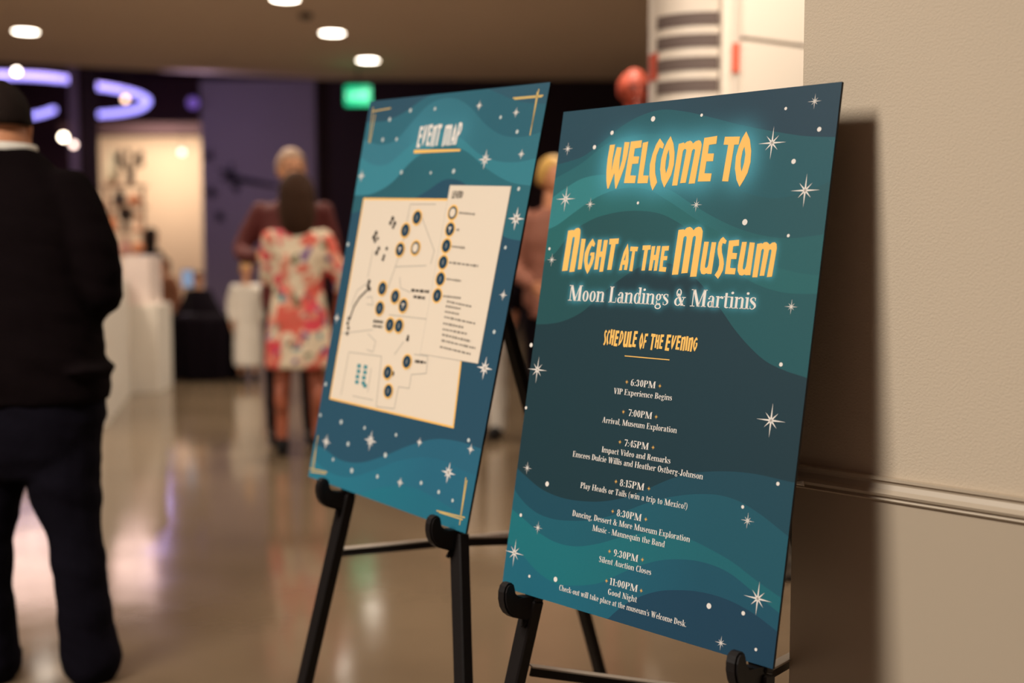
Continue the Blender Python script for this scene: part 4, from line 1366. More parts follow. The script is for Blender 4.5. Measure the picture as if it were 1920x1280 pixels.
def person(label, X, Y, H_, yaw, top_m, legs_m, skin=M_SKIN, hair_m=None, hair_long=0.0, arms=None, dress=None, shoe_m=M_SHOE, stance=0.10, head_yaw=0.0, top_name='jacket', bottom_name='trousers', voxel=0.016, build=1.0, heel=0.0, hair_scale=1.0):
    """generic standing figure; faces -y before yaw"""
    root = empty('person', (X, Y, 0), yaw)
    tag(root, label, 'person')
    s = H_ / 1.75
    S_ = lambda p: (p[0] * s, p[1] * s, p[2] * s)
    arms = arms or {1: [(0.25, 0.02, 1.13), (0.25, -0.04, 0.88)], -1: [(-0.25, 0.02, 1.13), (-0.25, -0.04, 0.88)]}
    B = build
    # body: one continuous surface (head, neck, torso, arms, legs)
    bm = bmesh.new()
    add_arm(bm, [S_((0, 0.005, 1.38)), S_((0, -0.005, 1.53))], [0.062 * s, 0.056 * s])
    loft(bm, [(*S_(r[:3]), r[3] * s * B, r[4] * s * B) for r in ((0, 0, .86, .13, .09), (0, 0, .95, .155, .10), (0, 0, 1.10, .13, .09), (0, 0, 1.28, .155, .10), (0, 0, 1.39, .16, .085), (0, 0, 1.44, .08, .06))])
    for k in (-1, 1):
        e, w_ = arms[k]
        add_arm(bm, [S_((k * 0.165 * B, 0, 1.385)), S_(e), S_(w_)], [0.050 * s, 0.040 * s, 0.028 * s])
        add_arm(bm, [S_((k * 0.085, 0, .90)), S_((k * (0.085 + stance) / 2 + k * .005, -0.012, .50)), S_((k * stance, 0.012, .09 + heel))], [0.082 * s, 0.055 * s, 0.037 * s])
        ell(bm, S_((k * stance, 0.03, .36)), (0.048 * s, 0.052 * s, 0.10 * s), 12, 8)
    tmp = remeshed('body', bm, skin, None, voxel, 3)
    bm = bmesh.new()
    bm.from_mesh(tmp.data)
    bpy.data.objects.remove(tmp)
    head(bm, S_((0, -0.012, 1.635)), s, head_yaw)
    for k in (-1, 1):
        e, w_ = arms[k]
        d = Vector(w_) - Vector(e)
        hand(bm, S_(w_), d, Vector((-k, -0.2, 0)), 0.088 * s, 0.5, side=k)
    body = obj('body', bm, [skin, M_EYE, M_LIP], root, smooth=True)
    # clothing
    if dress:
        bm = bmesh.new()
        loft(bm, [(*S_(r[:3]), r[3] * s * B, r[4] * s * B) for r in dress['rings']])
        for k in (-1, 1):
            e, w_ = arms[k]
            sh = Vector((k * 0.165 * B, 0, 1.385))
            e_, w2 = Vector(e), Vector(w_)
            tip = sh.lerp(e_, dress.get('sleeve', 0.9)) if dress.get('sleeve', 0.9) <= 1 else e_.lerp(w2, dress['sleeve'] - 1)
            mid = sh.lerp(tip, 0.55) if dress.get('sleeve', 0.9) <= 1 else e_
            add_arm(bm, [S_(sh), S_(mid), S_(tip)], [0.064 * s, 0.058 * s, 0.050 * s])
        remeshed('dress', bm, top_m, root, voxel, 3, 0.006)
    else:
        bm = bmesh.new()
        loft(bm, [(*S_(r[:3]), r[3] * s * B, r[4] * s * B) for r in ((0, 0, .80, .178, .122), (0, 0, .92, .178, .122), (0, 0, 1.08, .158, .112), (0, 0, 1.28, .180, .120), (0, 0, 1.40, .178, .098), (0, 0, 1.46, .075, .065))])
        for k in (-1, 1):
            e, w_ = arms[k]
            add_arm(bm, [S_((k * 0.17 * B, 0, 1.385)), S_(e), S_(Vector(e).lerp(Vector(w_), 0.93))], [0.068 * s, 0.058 * s, 0.044 * s])
        remeshed(top_name, bm, top_m, root, voxel, 3, 0.005)
        bm = bmesh.new()
        loft(bm, [(*S_(r[:3]), r[3] * s * B, r[4] * s * B) for r in ((0, 0, .80, .165, .112), (0, 0, .96, .165, .112))])
        for k in (-1, 1):
            add_arm(bm, [S_((k * 0.088, 0, .86)), S_((k * (0.085 + stance) / 2 + k * .006, -0.008, .50)), S_((k * stance, 0.012, .08))], [0.096 * s, 0.075 * s, 0.062 * s])
        remeshed(bottom_name, bm, legs_m, root, voxel, 3, 0.005)
    for k in (-1, 1):
        bm = bmesh.new()
        ell(bm, S_((k * stance, -0.045, 0.045)), (0.045 * s, 0.125 * s, 0.045 * s), 14, 10)
        ell(bm, S_((k * stance, 0.012, 0.075)), (0.046 * s, 0.055 * s, 0.055 * s), 14, 10)
        for v in bm.verts:
            v.co.z = max(v.co.z, 0.0)
        obj('shoe', bm, shoe_m, root, smooth=True)
    if hair_m:
        hair_shell('hair', S_((0, -0.012 + (hair_scale - 1) * 0.1, 1.635)), s * hair_scale, head_yaw, hair_m, root, hair_long)
    return root


# ---- foreground man seen from behind, built to his own proportions
def foreground_man():
    X0, Y0 = -1.405, 3.45
    root = empty('person', (X0, Y0, 0))
    tag(root, 'person in black sweater and dark trousers seen from behind at the left edge', 'person')
    dx = -0.04          # upper body shifts left of the hips
    bm = bmesh.new()
    add_arm(bm, [(dx, 0.0, 1.42), (dx, 0.01, 1.59)], [0.092, 0.082])
    loft(bm, [(0, 0, .80, .19, .13), (0, 0, .92, .22, .15), (dx * .6, 0, 1.10, .21, .15), (dx, 0, 1.30, .21, .14), (dx, 0, 1.42, .20, .11), (dx, 0, 1.50, .09, .07)])
    for k in (-1, 1):
        add_arm(bm, [(dx + k * .20, 0, 1.40), (dx + k * .275, 0.01, 1.14), (dx + k * .12, 0.23, 1.13)], [.055, .048, .034])
        add_arm(bm, [(k * .105, 0, .80), (.137 if k > 0 else -.122, 0.005, .46), (.166 if k > 0 else -.128, 0.02, .10)], [.085, .056, .042])
    tmp = remeshed('body', bm, M_SKIN, None, 0.013, 3)
    bm = bmesh.new()
    bm.from_mesh(tmp.data)
    bpy.data.objects.remove(tmp)
    head(bm, (dx, 0.015, 1.608), 0.96, PI + 0.15)
    for k in (-1, 1):
        hand(bm, (dx + k * .12, 0.23, 1.13), (-k * 1, 0.15, 0), (0, -1, 0.2), 0.09, 0.7, side=k)
    obj('body', bm, [M_SKIN, M_EYE, M_LIP], root, smooth=True)
    # shirt collar
    bm = bmesh.new()
    n = 36
    rs = []
    for (r, z, ry) in ((0.104, 1.525, 0.096), (0.097, 1.557, 0.090), (0.092, 1.558, 0.086), (0.092, 1.525, 0.086)):
        rs.append([bm.verts.new((dx + r * math.cos(2 * PI * k / n), 0.005 + ry * math.sin(2 * PI * k / n), z - 0.004 * math.sin(2 * PI * k / n))) for k in range(n)])
    for i in range(4):
        a, b_ = rs[i], rs[(i + 1) % 4]
        for k in range(n):
            bm.faces.new((a[k], a[(k + 1) % n], b_[(k + 1) % n], b_[k]))
    obj('shirt_collar', bm, mat('white shirt collar', (0.75, 0.70, 0.62), 0.8), root, smooth=True)['label'] = 'white shirt collar above the sweater'
    # sweater
    bm = bmesh.new()
    loft(bm, [(0, 0, .83, .238, .165), (0.0, 0, .86, .245, .17), (-.005, 0, .93, .247, .178), (-.02, 0, 1.05, .25, .175), (dx, 0, 1.20, .25, .17), (dx, 0, 1.33, .245, .155), (dx, 0, 1.42, .215, .13), (dx, 0, 1.49, .16, .10), (dx, 0, 1.545, .100, .092)])
    for k in (-1, 1):
        add_arm(bm, [(dx + k * .185, 0, 1.42), (dx + k * .235, -0.01, 1.30), (dx + k * .262, 0.0, 1.18), (dx + k * .245, 0.03, 1.13), (dx + k * .15, 0.19, 1.13)], [.075, .083, .076, .070, .054])
    for k, (x, z, rx) in enumerate([(.20, .925, .065), (-.20, .90, .06)]):
        ell(bm, (x, -0.01, z), (rx, .14, .022), 20, 10)
    remeshed('sweater', bm, M_SWEATER, root, 0.011, 4, 0.009, (7, 7, 16))
    # trousers
    bm = bmesh.new()
    loft(bm, [(0, 0, .615, .13, .10), (0, 0, .68, .205, .14), (0, 0, .78, .232, .155), (0, 0, .90, .232, .155)])
    add_arm(bm, [(.118, 0, .76), (.112, 0.0, .60), (.138, 0, .44), (.155, 0, .25), (.168, 0.03, .06)], [.112, .108, .080, .076, .088])
    add_arm(bm, [(-.118, 0, .76), (-.112, 0.0, .60), (-.122, 0, .44), (-.124, 0, .25), (-.128, 0.03, .06)], [.112, .108, .080, .076, .088])
    remeshed('trousers', bm, M_JEANS, root, 0.011, 4, 0.008, (8, 8, 13), 3.0)
    for x, yw in ((.165, 0.0), (-.13, 0.0)):
        bm = bmesh.new()
        R_ = Matrix.Rotation(yw, 4, 'Z')
        ell(bm, Vector((x, 0.10, 0.03)), (0.045, 0.12, 0.033), 18, 12, 0, R_)
        ell(bm, Vector((x, 0.05, 0.05)), (0.048, 0.06, 0.05), 18, 12, 0, R_)
        for v in bm.verts:
            v.co.z = max(v.co.z, 0.0)
        obj('shoe', bm, M_SHOE, root, smooth=True)
    hair_shell('hair', (dx, 0.015, 1.611), 0.98, PI + 0.15, M_DARKHAIR, root, low=-0.006)


foreground_man()

# floral dress cloth
M_FLORAL = bpy.data.materials.new('floral print cloth')
M_FLORAL.use_nodes = True
nt = M_FLORAL.node_tree
b = nt.nodes['Principled BSDF']
b.inputs['Roughness'].default_value = 0.7
tc = nt.nodes.new('ShaderNodeTexCoord')
prev = None
base = nt.nodes.new('ShaderNodeRGB')
base.outputs[0].default_value = (0.80, 0.66, 0.48, 1)
prev = base.outputs[0]
for i, (colr, sc, th, off) in enumerate([((0.72, 0.12, 0.08), 7.0, 0.53, 1.3), ((0.75, 0.30, 0.20), 8.0, 0.57, 8.1), ((0.10, 0.12, 0.05), 11.0, 0.63, 4.2), ((0.16, 0.05, 0.28), 9.0, 0.64, 12.5), ((0.05, 0.28, 0.33), 9.0, 0.66, 19.7), ((0.80, 0.07, 0.10), 9.0, 0.60, 25.3)]):
    mp = nt.nodes.new('ShaderNodeMapping')
    mp.inputs['Location'].default_value = (off, off * 0.7, off * 1.9)
    nt.links.new(tc.outputs['Object'], mp.inputs[0])
    nz = nt.nodes.new('ShaderNodeTexNoise')
    nz.inputs['Scale'].default_value = sc
    nz.inputs['Detail'].default_value = 1.5
    nt.links.new(mp.outputs[0], nz.inputs['Vector'])
    mr = nt.nodes.new('ShaderNodeMapRange')
    mr.inputs[1].default_value = th
    mr.inputs[2].default_value = th + 0.03
    nt.links.new(nz.outputs['Fac'], mr.inputs[0])
    mx = nt.nodes.new('ShaderNodeMix')
    mx.data_type = 'RGBA'
    mx.inputs[7].default_value = (*colr, 1)
    nt.links.new(mr.outputs[0], mx.inputs[0])
    nt.links.new(prev, mx.inputs[6])
    prev = mx.outputs[2]
nt.links.new(prev, b.inputs['Base Color'])

M_MAROON = mat('maroon suit cloth', (0.09, 0.008, 0.006), 0.75, var=0.1, bscale=6)
M_BLACKCLOTH = mat('black cloth', (0.006, 0.004, 0.006), 0.95, var=0.2, spec=0.04)
M_ROSE = mat('dusty rose brown cloth', (0.26, 0.095, 0.06), 0.75, var=0.15, bscale=8)
M_LEGSKIN = mat('deep tanned skin', (0.36, 0.10, 0.05), 0.45)

p = at(550, 640, 7.75)
person('person in maroon jacket with short grey hair facing camera behind floral dress', p.x, 7.78, 1.87, 0.0, M_MAROON, M_BLACKCLOTH, M_SKIN_PALE, M_GREYHAIR, 0.0,
       {-1: [(-0.30, -0.02, 1.16), (-0.16, -0.24, 1.12)], 1: [(0.23, 0.0, 1.13), (0.10, -0.22, 1.12)]}, head_yaw=0.35, stance=0.11, build=1.08)
p = at(567, 640, 7.4)
person('person with long brown hair in floral knee-length dress seen from behind', p.x, 7.28, 1.66, PI + 0.15, M_FLORAL, M_LEGSKIN, M_LEGSKIN, M_BROWNHAIR, 0.09,
       {1: [(0.19, -0.06, 1.14), (0.08, -0.24, 1.12)], -1: [(-0.27, 0.0, 1.12), (-0.24, -0.10, 0.90)]},
       dress=dict(rings=[(0, 0, .56, .215, .165), (0, 0, .70, .215, .16), (0, 0, .90, .195, .15), (0, 0, 1.08, .155, .12), (0, 0, 1.28, .172, .12), (0, 0, 1.39, .165, .098), (0, 0, 1.44, .10, .075)], sleeve=1.2), stance=0.115, build=0.98, hair_scale=1.28)
p = at(1035, 640, 7.5)
person('blond person in dusty rose jacket and black trousers standing between the two poster boards', p.x, 7.5, 1.80, 0.35, M_ROSE, M_BLACKCLOTH, M_SKIN, M_BLONDE, 0.0,
       {-1: [(-0.24, 0.0, 1.12), (-0.20, -0.20, 1.0)], 1: [(0.25, 0.0, 1.13), (0.14, -0.22, 1.05)]}, head_yaw=0.4)
p = at(905, 640, 7.9)
person('person in black top and white trousers mostly hidden behind the map board', p.x, 7.95, 1.70, -0.3, M_BLACKCLOTH, M_WHITE, M_SKIN, M_DARKHAIR, 0.0, top_name='shirt')
p = at(464, 640, 11.3)
person('small person in pale outfit beyond the maroon jacket, left of it', p.x, 11.3, 1.10, 0.5, M_WHITE, M_WHITE, M_SKIN_PALE, M_BLONDE, 0.0,
       dress=dict(rings=[(0, 0, .22, .18, .16), (0, 0, .60, .18, .16), (0, 0, .95, .16, .14), (0, 0, 1.2, .17, .13), (0, 0, 1.39, .17, .11), (0, 0, 1.44, .10, .08)], sleeve=1.8), build=1.15)
p = at(374, 640, 11.6)
person('person in loose black clothes bent low behind the black-draped table', p.x * 12.35 / 11.6, 12.35, 0.99, 0.2, M_BLACKCLOTH, M_BLACKCLOTH, M_SKIN, M_DARKHAIR, 0.0,
       dress=dict(rings=[(0, 0, .2, .55, .4), (0, 0, .60, .52, .38), (0, 0, .95, .42, .30), (0, 0, 1.2, .30, .22), (0, 0, 1.39, .18, .13), (0, 0, 1.46, .10, .08)], sleeve=1.8), build=1.1)
p = at(312, 640, 13.2)
person('dark-haired person in rust-brown top at the end of the white bar', p.x, 13.2, 1.12, -0.4, mat('rust brown cloth', (0.20, 0.07, 0.03), .8), M_BLACKCLOTH, M_SKIN, M_DARKHAIR, 0.05, top_name='shirt')
p = at(288, 640, 14.5)
person('person with long black hair standing behind the far end of the bar', p.x, 14.5, 1.46, 2.6, M_BLACKCLOTH, M_BLACKCLOTH, M_SKIN, M_DARKHAIR, 0.22, top_name='shirt', build=0.8)

# ================================================================ FURNITURE OF THE HALL
def box_thing(name, x0, x1, y0, y1, z0, z1, m, bev=0.01):
    bm = bmesh.new()
    bx(bm, x0, x1, y0, y1, z0, z1)
    bevel(bm, bev, 2)
    return obj(name, bm, m)


# black draped table
c = floor_at(372, 716)
t = empty('draped_table', (c.x, c.y + 0.35, 0))
tag(t, 'low table under a floor-length black cloth, beside the white bar', 'table')
bm = bmesh.new()
n = 72
rows = []
for (r, z, amp) in ((0.30, .02, .035), (0.33, .02, .03), (0.34, .35, .022), (0.335, .56, .008), (0.32, .60, 0), (0.0005, .602, 0)):
    rows.append([bm.verts.new(((r + amp * math.sin(k / n * 2 * PI * 13)) * math.cos(2 * PI * k / n) * 1.03, (r + amp * math.sin(k / n * 2 * PI * 13)) * math.sin(2 * PI * k / n), z)) for k in range(n)])
for a, b_ in zip(rows[1:], rows[2:]):
    for k in range(n):
        bm.faces.new((a[k], a[(k + 1) % n], b_[(k + 1) % n], b_[k]))
obj('tablecloth', bm, M_BLACKCLOTH, t, True)
bm = bmesh.new()
lathe(bm, [(0.02, 0.0), (0.22, 0.0), (0.22, 0.02), (0.03, 0.04), (0.03, .57), (0.30, .575), (0.30, .595), (0.02, .595)], 24)
obj('pedestal', bm, M_BLACK, t)

# lit tablet on a stand on the black table
pc = at(352, 522, t.location.y)
tb_ = empty('tablet', (pc.x, pc.y, 0.602), 0.1)
tag(tb_, 'small tablet with pale blue lit screen on a black stand on the black table', 'tablet')
bm = bmesh.new()
lathe(bm, [(0.07, 0), (0.07, 0.008), (0.012, 0.015), (0.010, pc.z - 0.68), (0.001, pc.z - 0.68)], 20)
obj('stand', bm, M_BLACK, tb_)
hz0 = pc.z - 0.602
bm = bmesh.new()
bx(bm, -0.055, 0.055, -0.006, 0.006, hz0 - 0.085, hz0 + 0.085)
bevel(bm, 0.004, 2)
fr0 = obj('frame', bm, mat('tablet body', (0.03, 0.03, 0.03), 0.3), tb_)
bm = bmesh.new()
bx(bm, -0.050, 0.050, -0.008, -0.0065, hz0 - 0.078, hz0 + 0.078)
obj('screen', bm, mat('lit screen', (0.02, 0.03, 0.04), 0.3, emit=(0.30, 0.42, 0.62), estr=0.7), fr0)

# white bar counter with cloth
far = floor_at(298, 735)
fb = floor_at(246, 735)
near = floor_at(199, 797)
d = (near - fb)
end = fb + d * 1.08
bt = empty('bar_counter', (fb.x, fb.y, 0))
tag(bt, 'long white-clothed bar counter running back from the man in black', 'counter')
bm = bmesh.new()
dn = d.normalized()
sd = Vector((-dn.y, dn.x, 0))
if sd.x > 0:
    sd = -sd
topz = at(200, 575, fb.y).z


def prism(bm, poly, z0, z1):
    a = [bm.verts.new((p.x - fb.x, p.y - fb.y, z0)) for p in poly]
    b__ = [bm.verts.new((p.x - fb.x, p.y - fb.y, z1)) for p in poly]
    k = len(poly)
    bm.faces.new(a[::-1])
    bm.faces.new(b__)
    for i in range(k):
        bm.faces.new((a[i], a[(i + 1) % k], b__[(i + 1) % k], b__[i]))
    bmesh.ops.recalc_face_normals(bm, faces=bm.faces[:])


prism(bm, [fb, end, end + sd * 0.36, fb + sd * 0.36], 0.0, 0.98)
bmesh.ops.subdivide_edges(bm, edges=[e for e in bm.edges if abs((e.verts[0].co - e.verts[1].co).z) < 0.01 and e.calc_length() > 1], cuts=46, use_grid_fill=True)
for v in bm.verts:
    if v.co.z < 0.9:
        v.co += sd * (0.018 * math.sin(v.co.y * 21))
obj('counter_cloth', bm, M_WHITE, bt)
bm = bmesh.new()
p0 = fb + Vector((-0.35, 0.0, 0))
prism(bm, [Vector((at(232, 600, far.y).x, far.y - 0.02, 0)), Vector((far.x, far.y, 0)), Vector((far.x - 0.02, far.y + 0.5, 0)), Vector((at(232, 600, far.y).x, far.y + 0.5, 0))], 0, at(280, 572, far.y).z)
obj('end_cabinet', bm, M_WHITE, bt)
bm = bmesh.new()
prism(bm, [Vector((at(228, 600, far.y).x, far.y + 0.06, 0)), Vector((at(279, 600, far.y).x, far.y + 0.06, 0)), Vector((at(279, 600, far.y).x, far.y + 0.4, 0)), Vector((at(228, 600, far.y).x, far.y + 0.4, 0))], 0.5, at(255, 479, far.y).z)
obj('raised_top', bm, mat('white bar top', (0.82, 0.68, 0.62), .5), bt)

# display stand with ornaments behind the bar
ds = at(240, 600, 15)
st = empty('display_stand', (ds.x, ds.y, 0))
tag(st, 'tall brown merchandise stand with shelves against the lit cream wall', 'shelf')
M_WOOD = mat('reddish brown wood', (0.30, 0.13, 0.07), 0.6, var=0.2, bscale=12)
for sx in (-0.22, 0.22):
    bm = bmesh.new()
    bx(bm, sx - 0.015, sx + 0.015, -0.02, 0.02, 0, 2.0)
    obj('post', bm, M_WOOD, st)
SHZ = (0.75, 1.12, 1.42, 1.72, 1.98)
for z in SHZ:
    bm = bmesh.new()
    bx(bm, -0.25, 0.25, -0.13, 0.13, z, z + 0.02)
    obj('shelf_board', bm, M_WOOD, st)


def vase(x, z, h, r, m, label, shape=0):
    bm = bmesh.new()
    if shape == 0:
        lathe(bm, [(r * .5, 0), (r * .9, h * .15), (r, h * .4), (r * .6, h * .7), (r * .35, h * .85), (r * .5, h)], 20)
    elif shape == 1:
        ell(bm, (0, 0, r), (r, r, r))
    elif shape == 2:
        lathe(bm, [(r, 0), (r * .8, h * .1), (r * .15, h * .2), (r * .12, h * .55), (r * .7, h * .75), (r * .8, h), (r * .6, h)], 20)
    else:
        for k in range(9):
            a = k * 0.7
            tube(bm, [(0, 0, 0), (math.cos(a) * r * .4, math.sin(a) * r * .4, h * .5), (math.cos(a) * r, math.sin(a) * r, h * (.7 + .3 * ((k * 5) % 3) / 2))], [.012, .01, .004], 6)
            ell(bm, (math.cos(a) * r, math.sin(a) * r, h * (.7 + .3 * ((k * 5) % 3) / 2)), (.035, .02, .05), 8, 6)
        lathe(bm, [(.03, 0), (.05, h * .1), (.04, h * .35)], 12)
    o = tag(obj('ornament' if shape != 0 else 'vase', bm, m, None, True), label, 'ornament')
    o.location = (ds.x + x, ds.y - 0.02, z)
    return o


M_OR = mat('glossy orange glaze', (0.80, 0.30, 0.14), 0.4)
M_DK = mat('dark bronze', (0.05, 0.03, 0.025), 0.5)
M_CR = mat('cream ceramic', (0.85, 0.72, 0.52), 0.4)
vase(-0.14, SHZ[4] + .02, .42, .09, M_CR, 'tall cream vase at top left of the merchandise stand')
vase(0.08, SHZ[4] + .02, .38, .14, M_DK, 'dark branching ornament on top of the merchandise stand', 3)
vase(0.12, SHZ[3] + .02, .2, .075, M_OR, 'orange ball on the upper shelf of the merchandise stand', 1)
vase(-0.06, SHZ[3] + .02, .22, .09, M_DK, 'dark squat vase on the upper shelf of the merchandise stand')
vase(0.01, SHZ[2] + .02, .24, .06, M_DK, 'dark leafy ornament on the middle shelf of the stand', 3)
vase(-0.15, SHZ[2] + .02, .24, .06, M_OR, 'slim orange vase on the middle shelf of the stand')
vase(0.15, SHZ[2] + .02, .22, .05, M_OR, 'orange goblet on the middle shelf of the stand', 2)
vase(0.0, SHZ[1] + .02, .22, .07, mat('pink glaze', (0.75, 0.36, 0.30), .4), 'pink round vase on the lower shelf of the stand')
vase(-0.16, SHZ[1] + .02, .2, .06, M_OR, 'orange pot on the lower shelf of the stand')
vase(0.16, SHZ[1] + .02, .2, .08, M_OR, 'orange ball on the lower shelf of the stand', 1)

# lilac wall decor: dark starbursts and bars
M_DECAL = mat('near black decal', (0.015, 0.010, 0.018), 0.8)


def spiky(px, py, r_px, n, label, Y=19.58, long_right=0):
    c_ = at(px, py, Y)
    k = 19.58 / F_PX
    bm = bmesh.new()
    rnd = random.Random(px)
    ell(bm, (0, 0, 0), (r_px * .35 * k, .02, r_px * .35 * k), 14, 8)
    for i in range(n):
        a = 2 * PI * i / n + rnd.uniform(-.2, .2)
        L = r_px * k * rnd.uniform(.7, 1.25)
        bar(bm, (0, 0, 0), (math.cos(a) * L, 0, math.sin(a) * L), 0.05, 0.02, up=Vector((0, 1, 0)), w2=0.012)
    if long_right:
        bar(bm, (0.05, 0, -0.05), (long_right * k, 0, -0.18), 0.10, 0.02, up=Vector((0, 1, 0)), w2=0.05)
    o = tag(obj('wall_decoration', bm, M_DECAL), label, 'decoration')
    o.location = (c_.x, Y, c_.z)


spiky(430, 328, 22, 9, 'black starburst with long tail at the middle of the lilac wall', long_right=90)
spiky(392, 292, 12, 6, 'small black starburst at upper left of the lilac wall')
spiky(396, 360, 14, 7, 'black starburst at left of the lilac wall, below the small one')
spiky(444, 352, 11, 5, 'small black starburst just under the long-tailed one')
spiky(411, 405, 13, 6, 'black starburst lowest on the lilac wall')

# exit sign
e0 = at(671, 179, 16.2)
bm = bmesh.new()
bx(bm, -0.17, 0.17, 0, 0.05, -0.13, 0.13)
bevel(bm, 0.008, 2)
ex = tag(obj('exit_sign', bm, mat('green lit sign face', (0.0, 0.1, 0.05), 0.4, emit=(0.0, 0.62, 0.27), estr=1.0)), 'glowing green exit sign hanging by the dark wall', 'sign')
ex.location = e0
tx = bpy.data.curves.new('exit_letters', 'FONT')
tx.body = 'EXIT'
tx.size = 0.15
tx.align_x = 'CENTER'
tx.align_y = 'CENTER'
tx.extrude = 0.002
to = bpy.data.objects.new('tmp', tx)
COL.objects.link(to)
dgx = bpy.context.evaluated_depsgraph_get()
lm = bpy.data.meshes.new_from_object(to.evaluated_get(dgx))
bpy.data.objects.remove(to)
lm.materials.clear()
lm.materials.append(mat('pale green lit letters', (0.2, 0.6, 0.4), 0.4, emit=(0.05, 0.78, 0.42), estr=1.0))
lo = bpy.data.objects.new('lettering', lm)
COL.objects.link(lo)
lo.parent = ex
lo.location = (0, -0.004, 0)
lo.rotation_euler = (PI / 2, 0, 0)
bm = bmesh.new()
bx(bm, -0.008, 0.008, 0.017, 0.033, 0.13, CEIL - e0.z)
obj('stem', bm, M_BLACK, ex)

# recessed downlights in view
M_LAMP = mat('lit lamp lens', (1, 1, 1), 0.4, emit=(1.0, 0.88, 0.74), estr=14.0)
names = ['round recessed ceiling light at far left of the ceiling', 'round recessed ceiling light cut by the top edge, beside the smoke detector', 'round recessed ceiling light right of centre, second farthest', 'round recessed ceiling light nearest the green exit sign']
for (x, y), nm in zip(DOWN, names):
    bm = bmesh.new()
    lathe(bm, [(0.135, CEIL + 0.0), (0.150, CEIL - 0.002), (0.150, CEIL - 0.008), (0.132, CEIL - 0.010), (0.128, CEIL - 0.001)], 32)
    o = tag(obj('ceiling_light', bm, mat('white light trim', (0.7, 0.62, 0.52), 0.5)), nm, 'light', 'recessed ceiling lights')
    for v in o.data.vertices:
        v.co.z -= CEIL
    o.location = (x, y, CEIL)
    bm = bmesh.new()
    lathe(bm, [(0.001, -0.012), (0.126, -0.012), (0.126, -0.009), (0.001, -0.009)], 32)
    obj('lens', bm, M_LAMP, o)
# smoke detector
sd_ = at(573, 26, 12.4)
bm = bmesh.new()
lathe(bm, [(0.075, 0), (0.075, -0.02), (0.055, -0.05), (0.001, -0.055)], 24)
o = tag(obj('smoke_detector', bm, mat('dark grey plastic', (0.10, 0.075, 0.06), 0.6), None, True), 'small dark smoke detector on the ceiling beside the top light', 'detector')
k_ = (CEIL - CAM_H) / ray(573, 26).z
pp = CAM + ray(573, 26) * k_
o.location = (pp.x, pp.y, CEIL)

# big suspended neon ring
M_NEON = mat('violet neon tube', (0.4, 0.35, 1.0), 0.4, emit=(0.36, 0.31, 1.0), estr=2.4)
ZR = 5.17


def on_ring(px, py):
    d = ray(px, py)
    return CAM + d * ((ZR - CAM_H) / d.z)


nr = empty('neon_ring', on_ring(120, 180))
tag(nr, 'large suspended violet neon ring glowing beyond the low ceiling', 'light')
for pts in ([(-60, 139), (0, 141), (60, 143), (110, 147), (146, 152)], [(174, 161), (205, 165), (240, 172), (265, 180), (277, 190), (262, 203), (225, 211), (180, 215)], [(62, 217), (80, 213), (100, 206)]):
    bm = bmesh.new()
    tube(bm, [p - nr.location for p in smooth_path([on_ring(*q_) for q_ in pts], 6)], 0.085, 14)
    obj('neon_tube', bm, M_NEON, nr, True)
for (x, y) in ((20, 140), (240, 172)):
    bm = bmesh.new()
    q_ = on_ring(x, y) - nr.location
    tube(bm, [q_, q_ + Vector((0, 0, 1.4))], 0.01, 6)
    obj('suspension_wire', bm, M_BLACK, nr)

# small bright pendant bulbs seen as discs
for (x, y, Y, r, c_, es, nm) in [(31, 134, 23, .055, (1, .85, .72), 14, 'small white pendant bulb over the left end of the neon ring'), (119, 257, 22, .06, (1, .82, .62), 16, 'bright warm pendant bulb left of the dark column'), (138, 271, 17.6, .04, (1, .72, .62), 6, 'dimmer pendant bulb just right of the bright one'),
                                 (235, 186, 23, .05, (1, .62, .45), 6, 'small orange bulb inside the neon curve'), (341, 285, 23, .05, (1, .70, .62), 4, 'small bulb against the cream wall'), (0, 112, 21, .045, (1, .8, .6), 8, 'small bulb at the left frame edge above the neon'), (362, 193, 19, .09, (.24, .13, .6), 0.5, 'dim violet lamp beside the lilac wall top')]:
    q_ = at(x, y, Y)
    bm = bmesh.new()
    ell(bm, (0, 0, 0), (r, r, r), 16, 12)
    o = tag(obj('pendant_bulb', bm, mat('bulb %d' % x, c_, .4, emit=c_, estr=es), None, True), nm, 'light', 'small pendant bulbs beyond the low ceiling')
    o.location = q_
    bm = bmesh.new()
    tube(bm, [(0, 0, r * .9), (0, 0, max(0.3, 6.6 - q_.z))], 0.006, 6)
    obj('cord', bm, M_BLACK, o)

# row of long pendant lamps high in the atrium (they show as streaks in the polished floor)
for i, (sx_, w_, d0, d1) in enumerate([(-0.400, 1.5, 23.0, 32.0), (-0.318, 0.95, 23.0, 32.5)]):
    a, b_ = Vector((sx_ * d0, d0, 6.25)), Vector((sx_ * d1, d1, 6.25))
    bm = bmesh.new()
    bar(bm, Vector((0, 0, 0)), b_ - a, w_, 0.12)
    bevel(bm, 0.03, 2)
    o = tag(obj('linear_lamp', bm, mat('pink white lamp diffuser', (1, .7, .62), .5, emit=(1.0, 0.68, 0.58), estr=3.8)), ('broad' if i == 0 else 'narrow') + ' linear pink-white lamp high beyond the low ceiling, mirrored in the floor', 'light')
    o.location = a
    for k in (0.1, 0.9):
        bm = bmesh.new()
        q_ = (b_ - a) * k
        tube(bm, [q_ + Vector((0, 0, 0.05)), q_ + Vector((0, 0, 0.35))], 0.012, 6)
        obj('hanger', bm, M_BLACK, o)

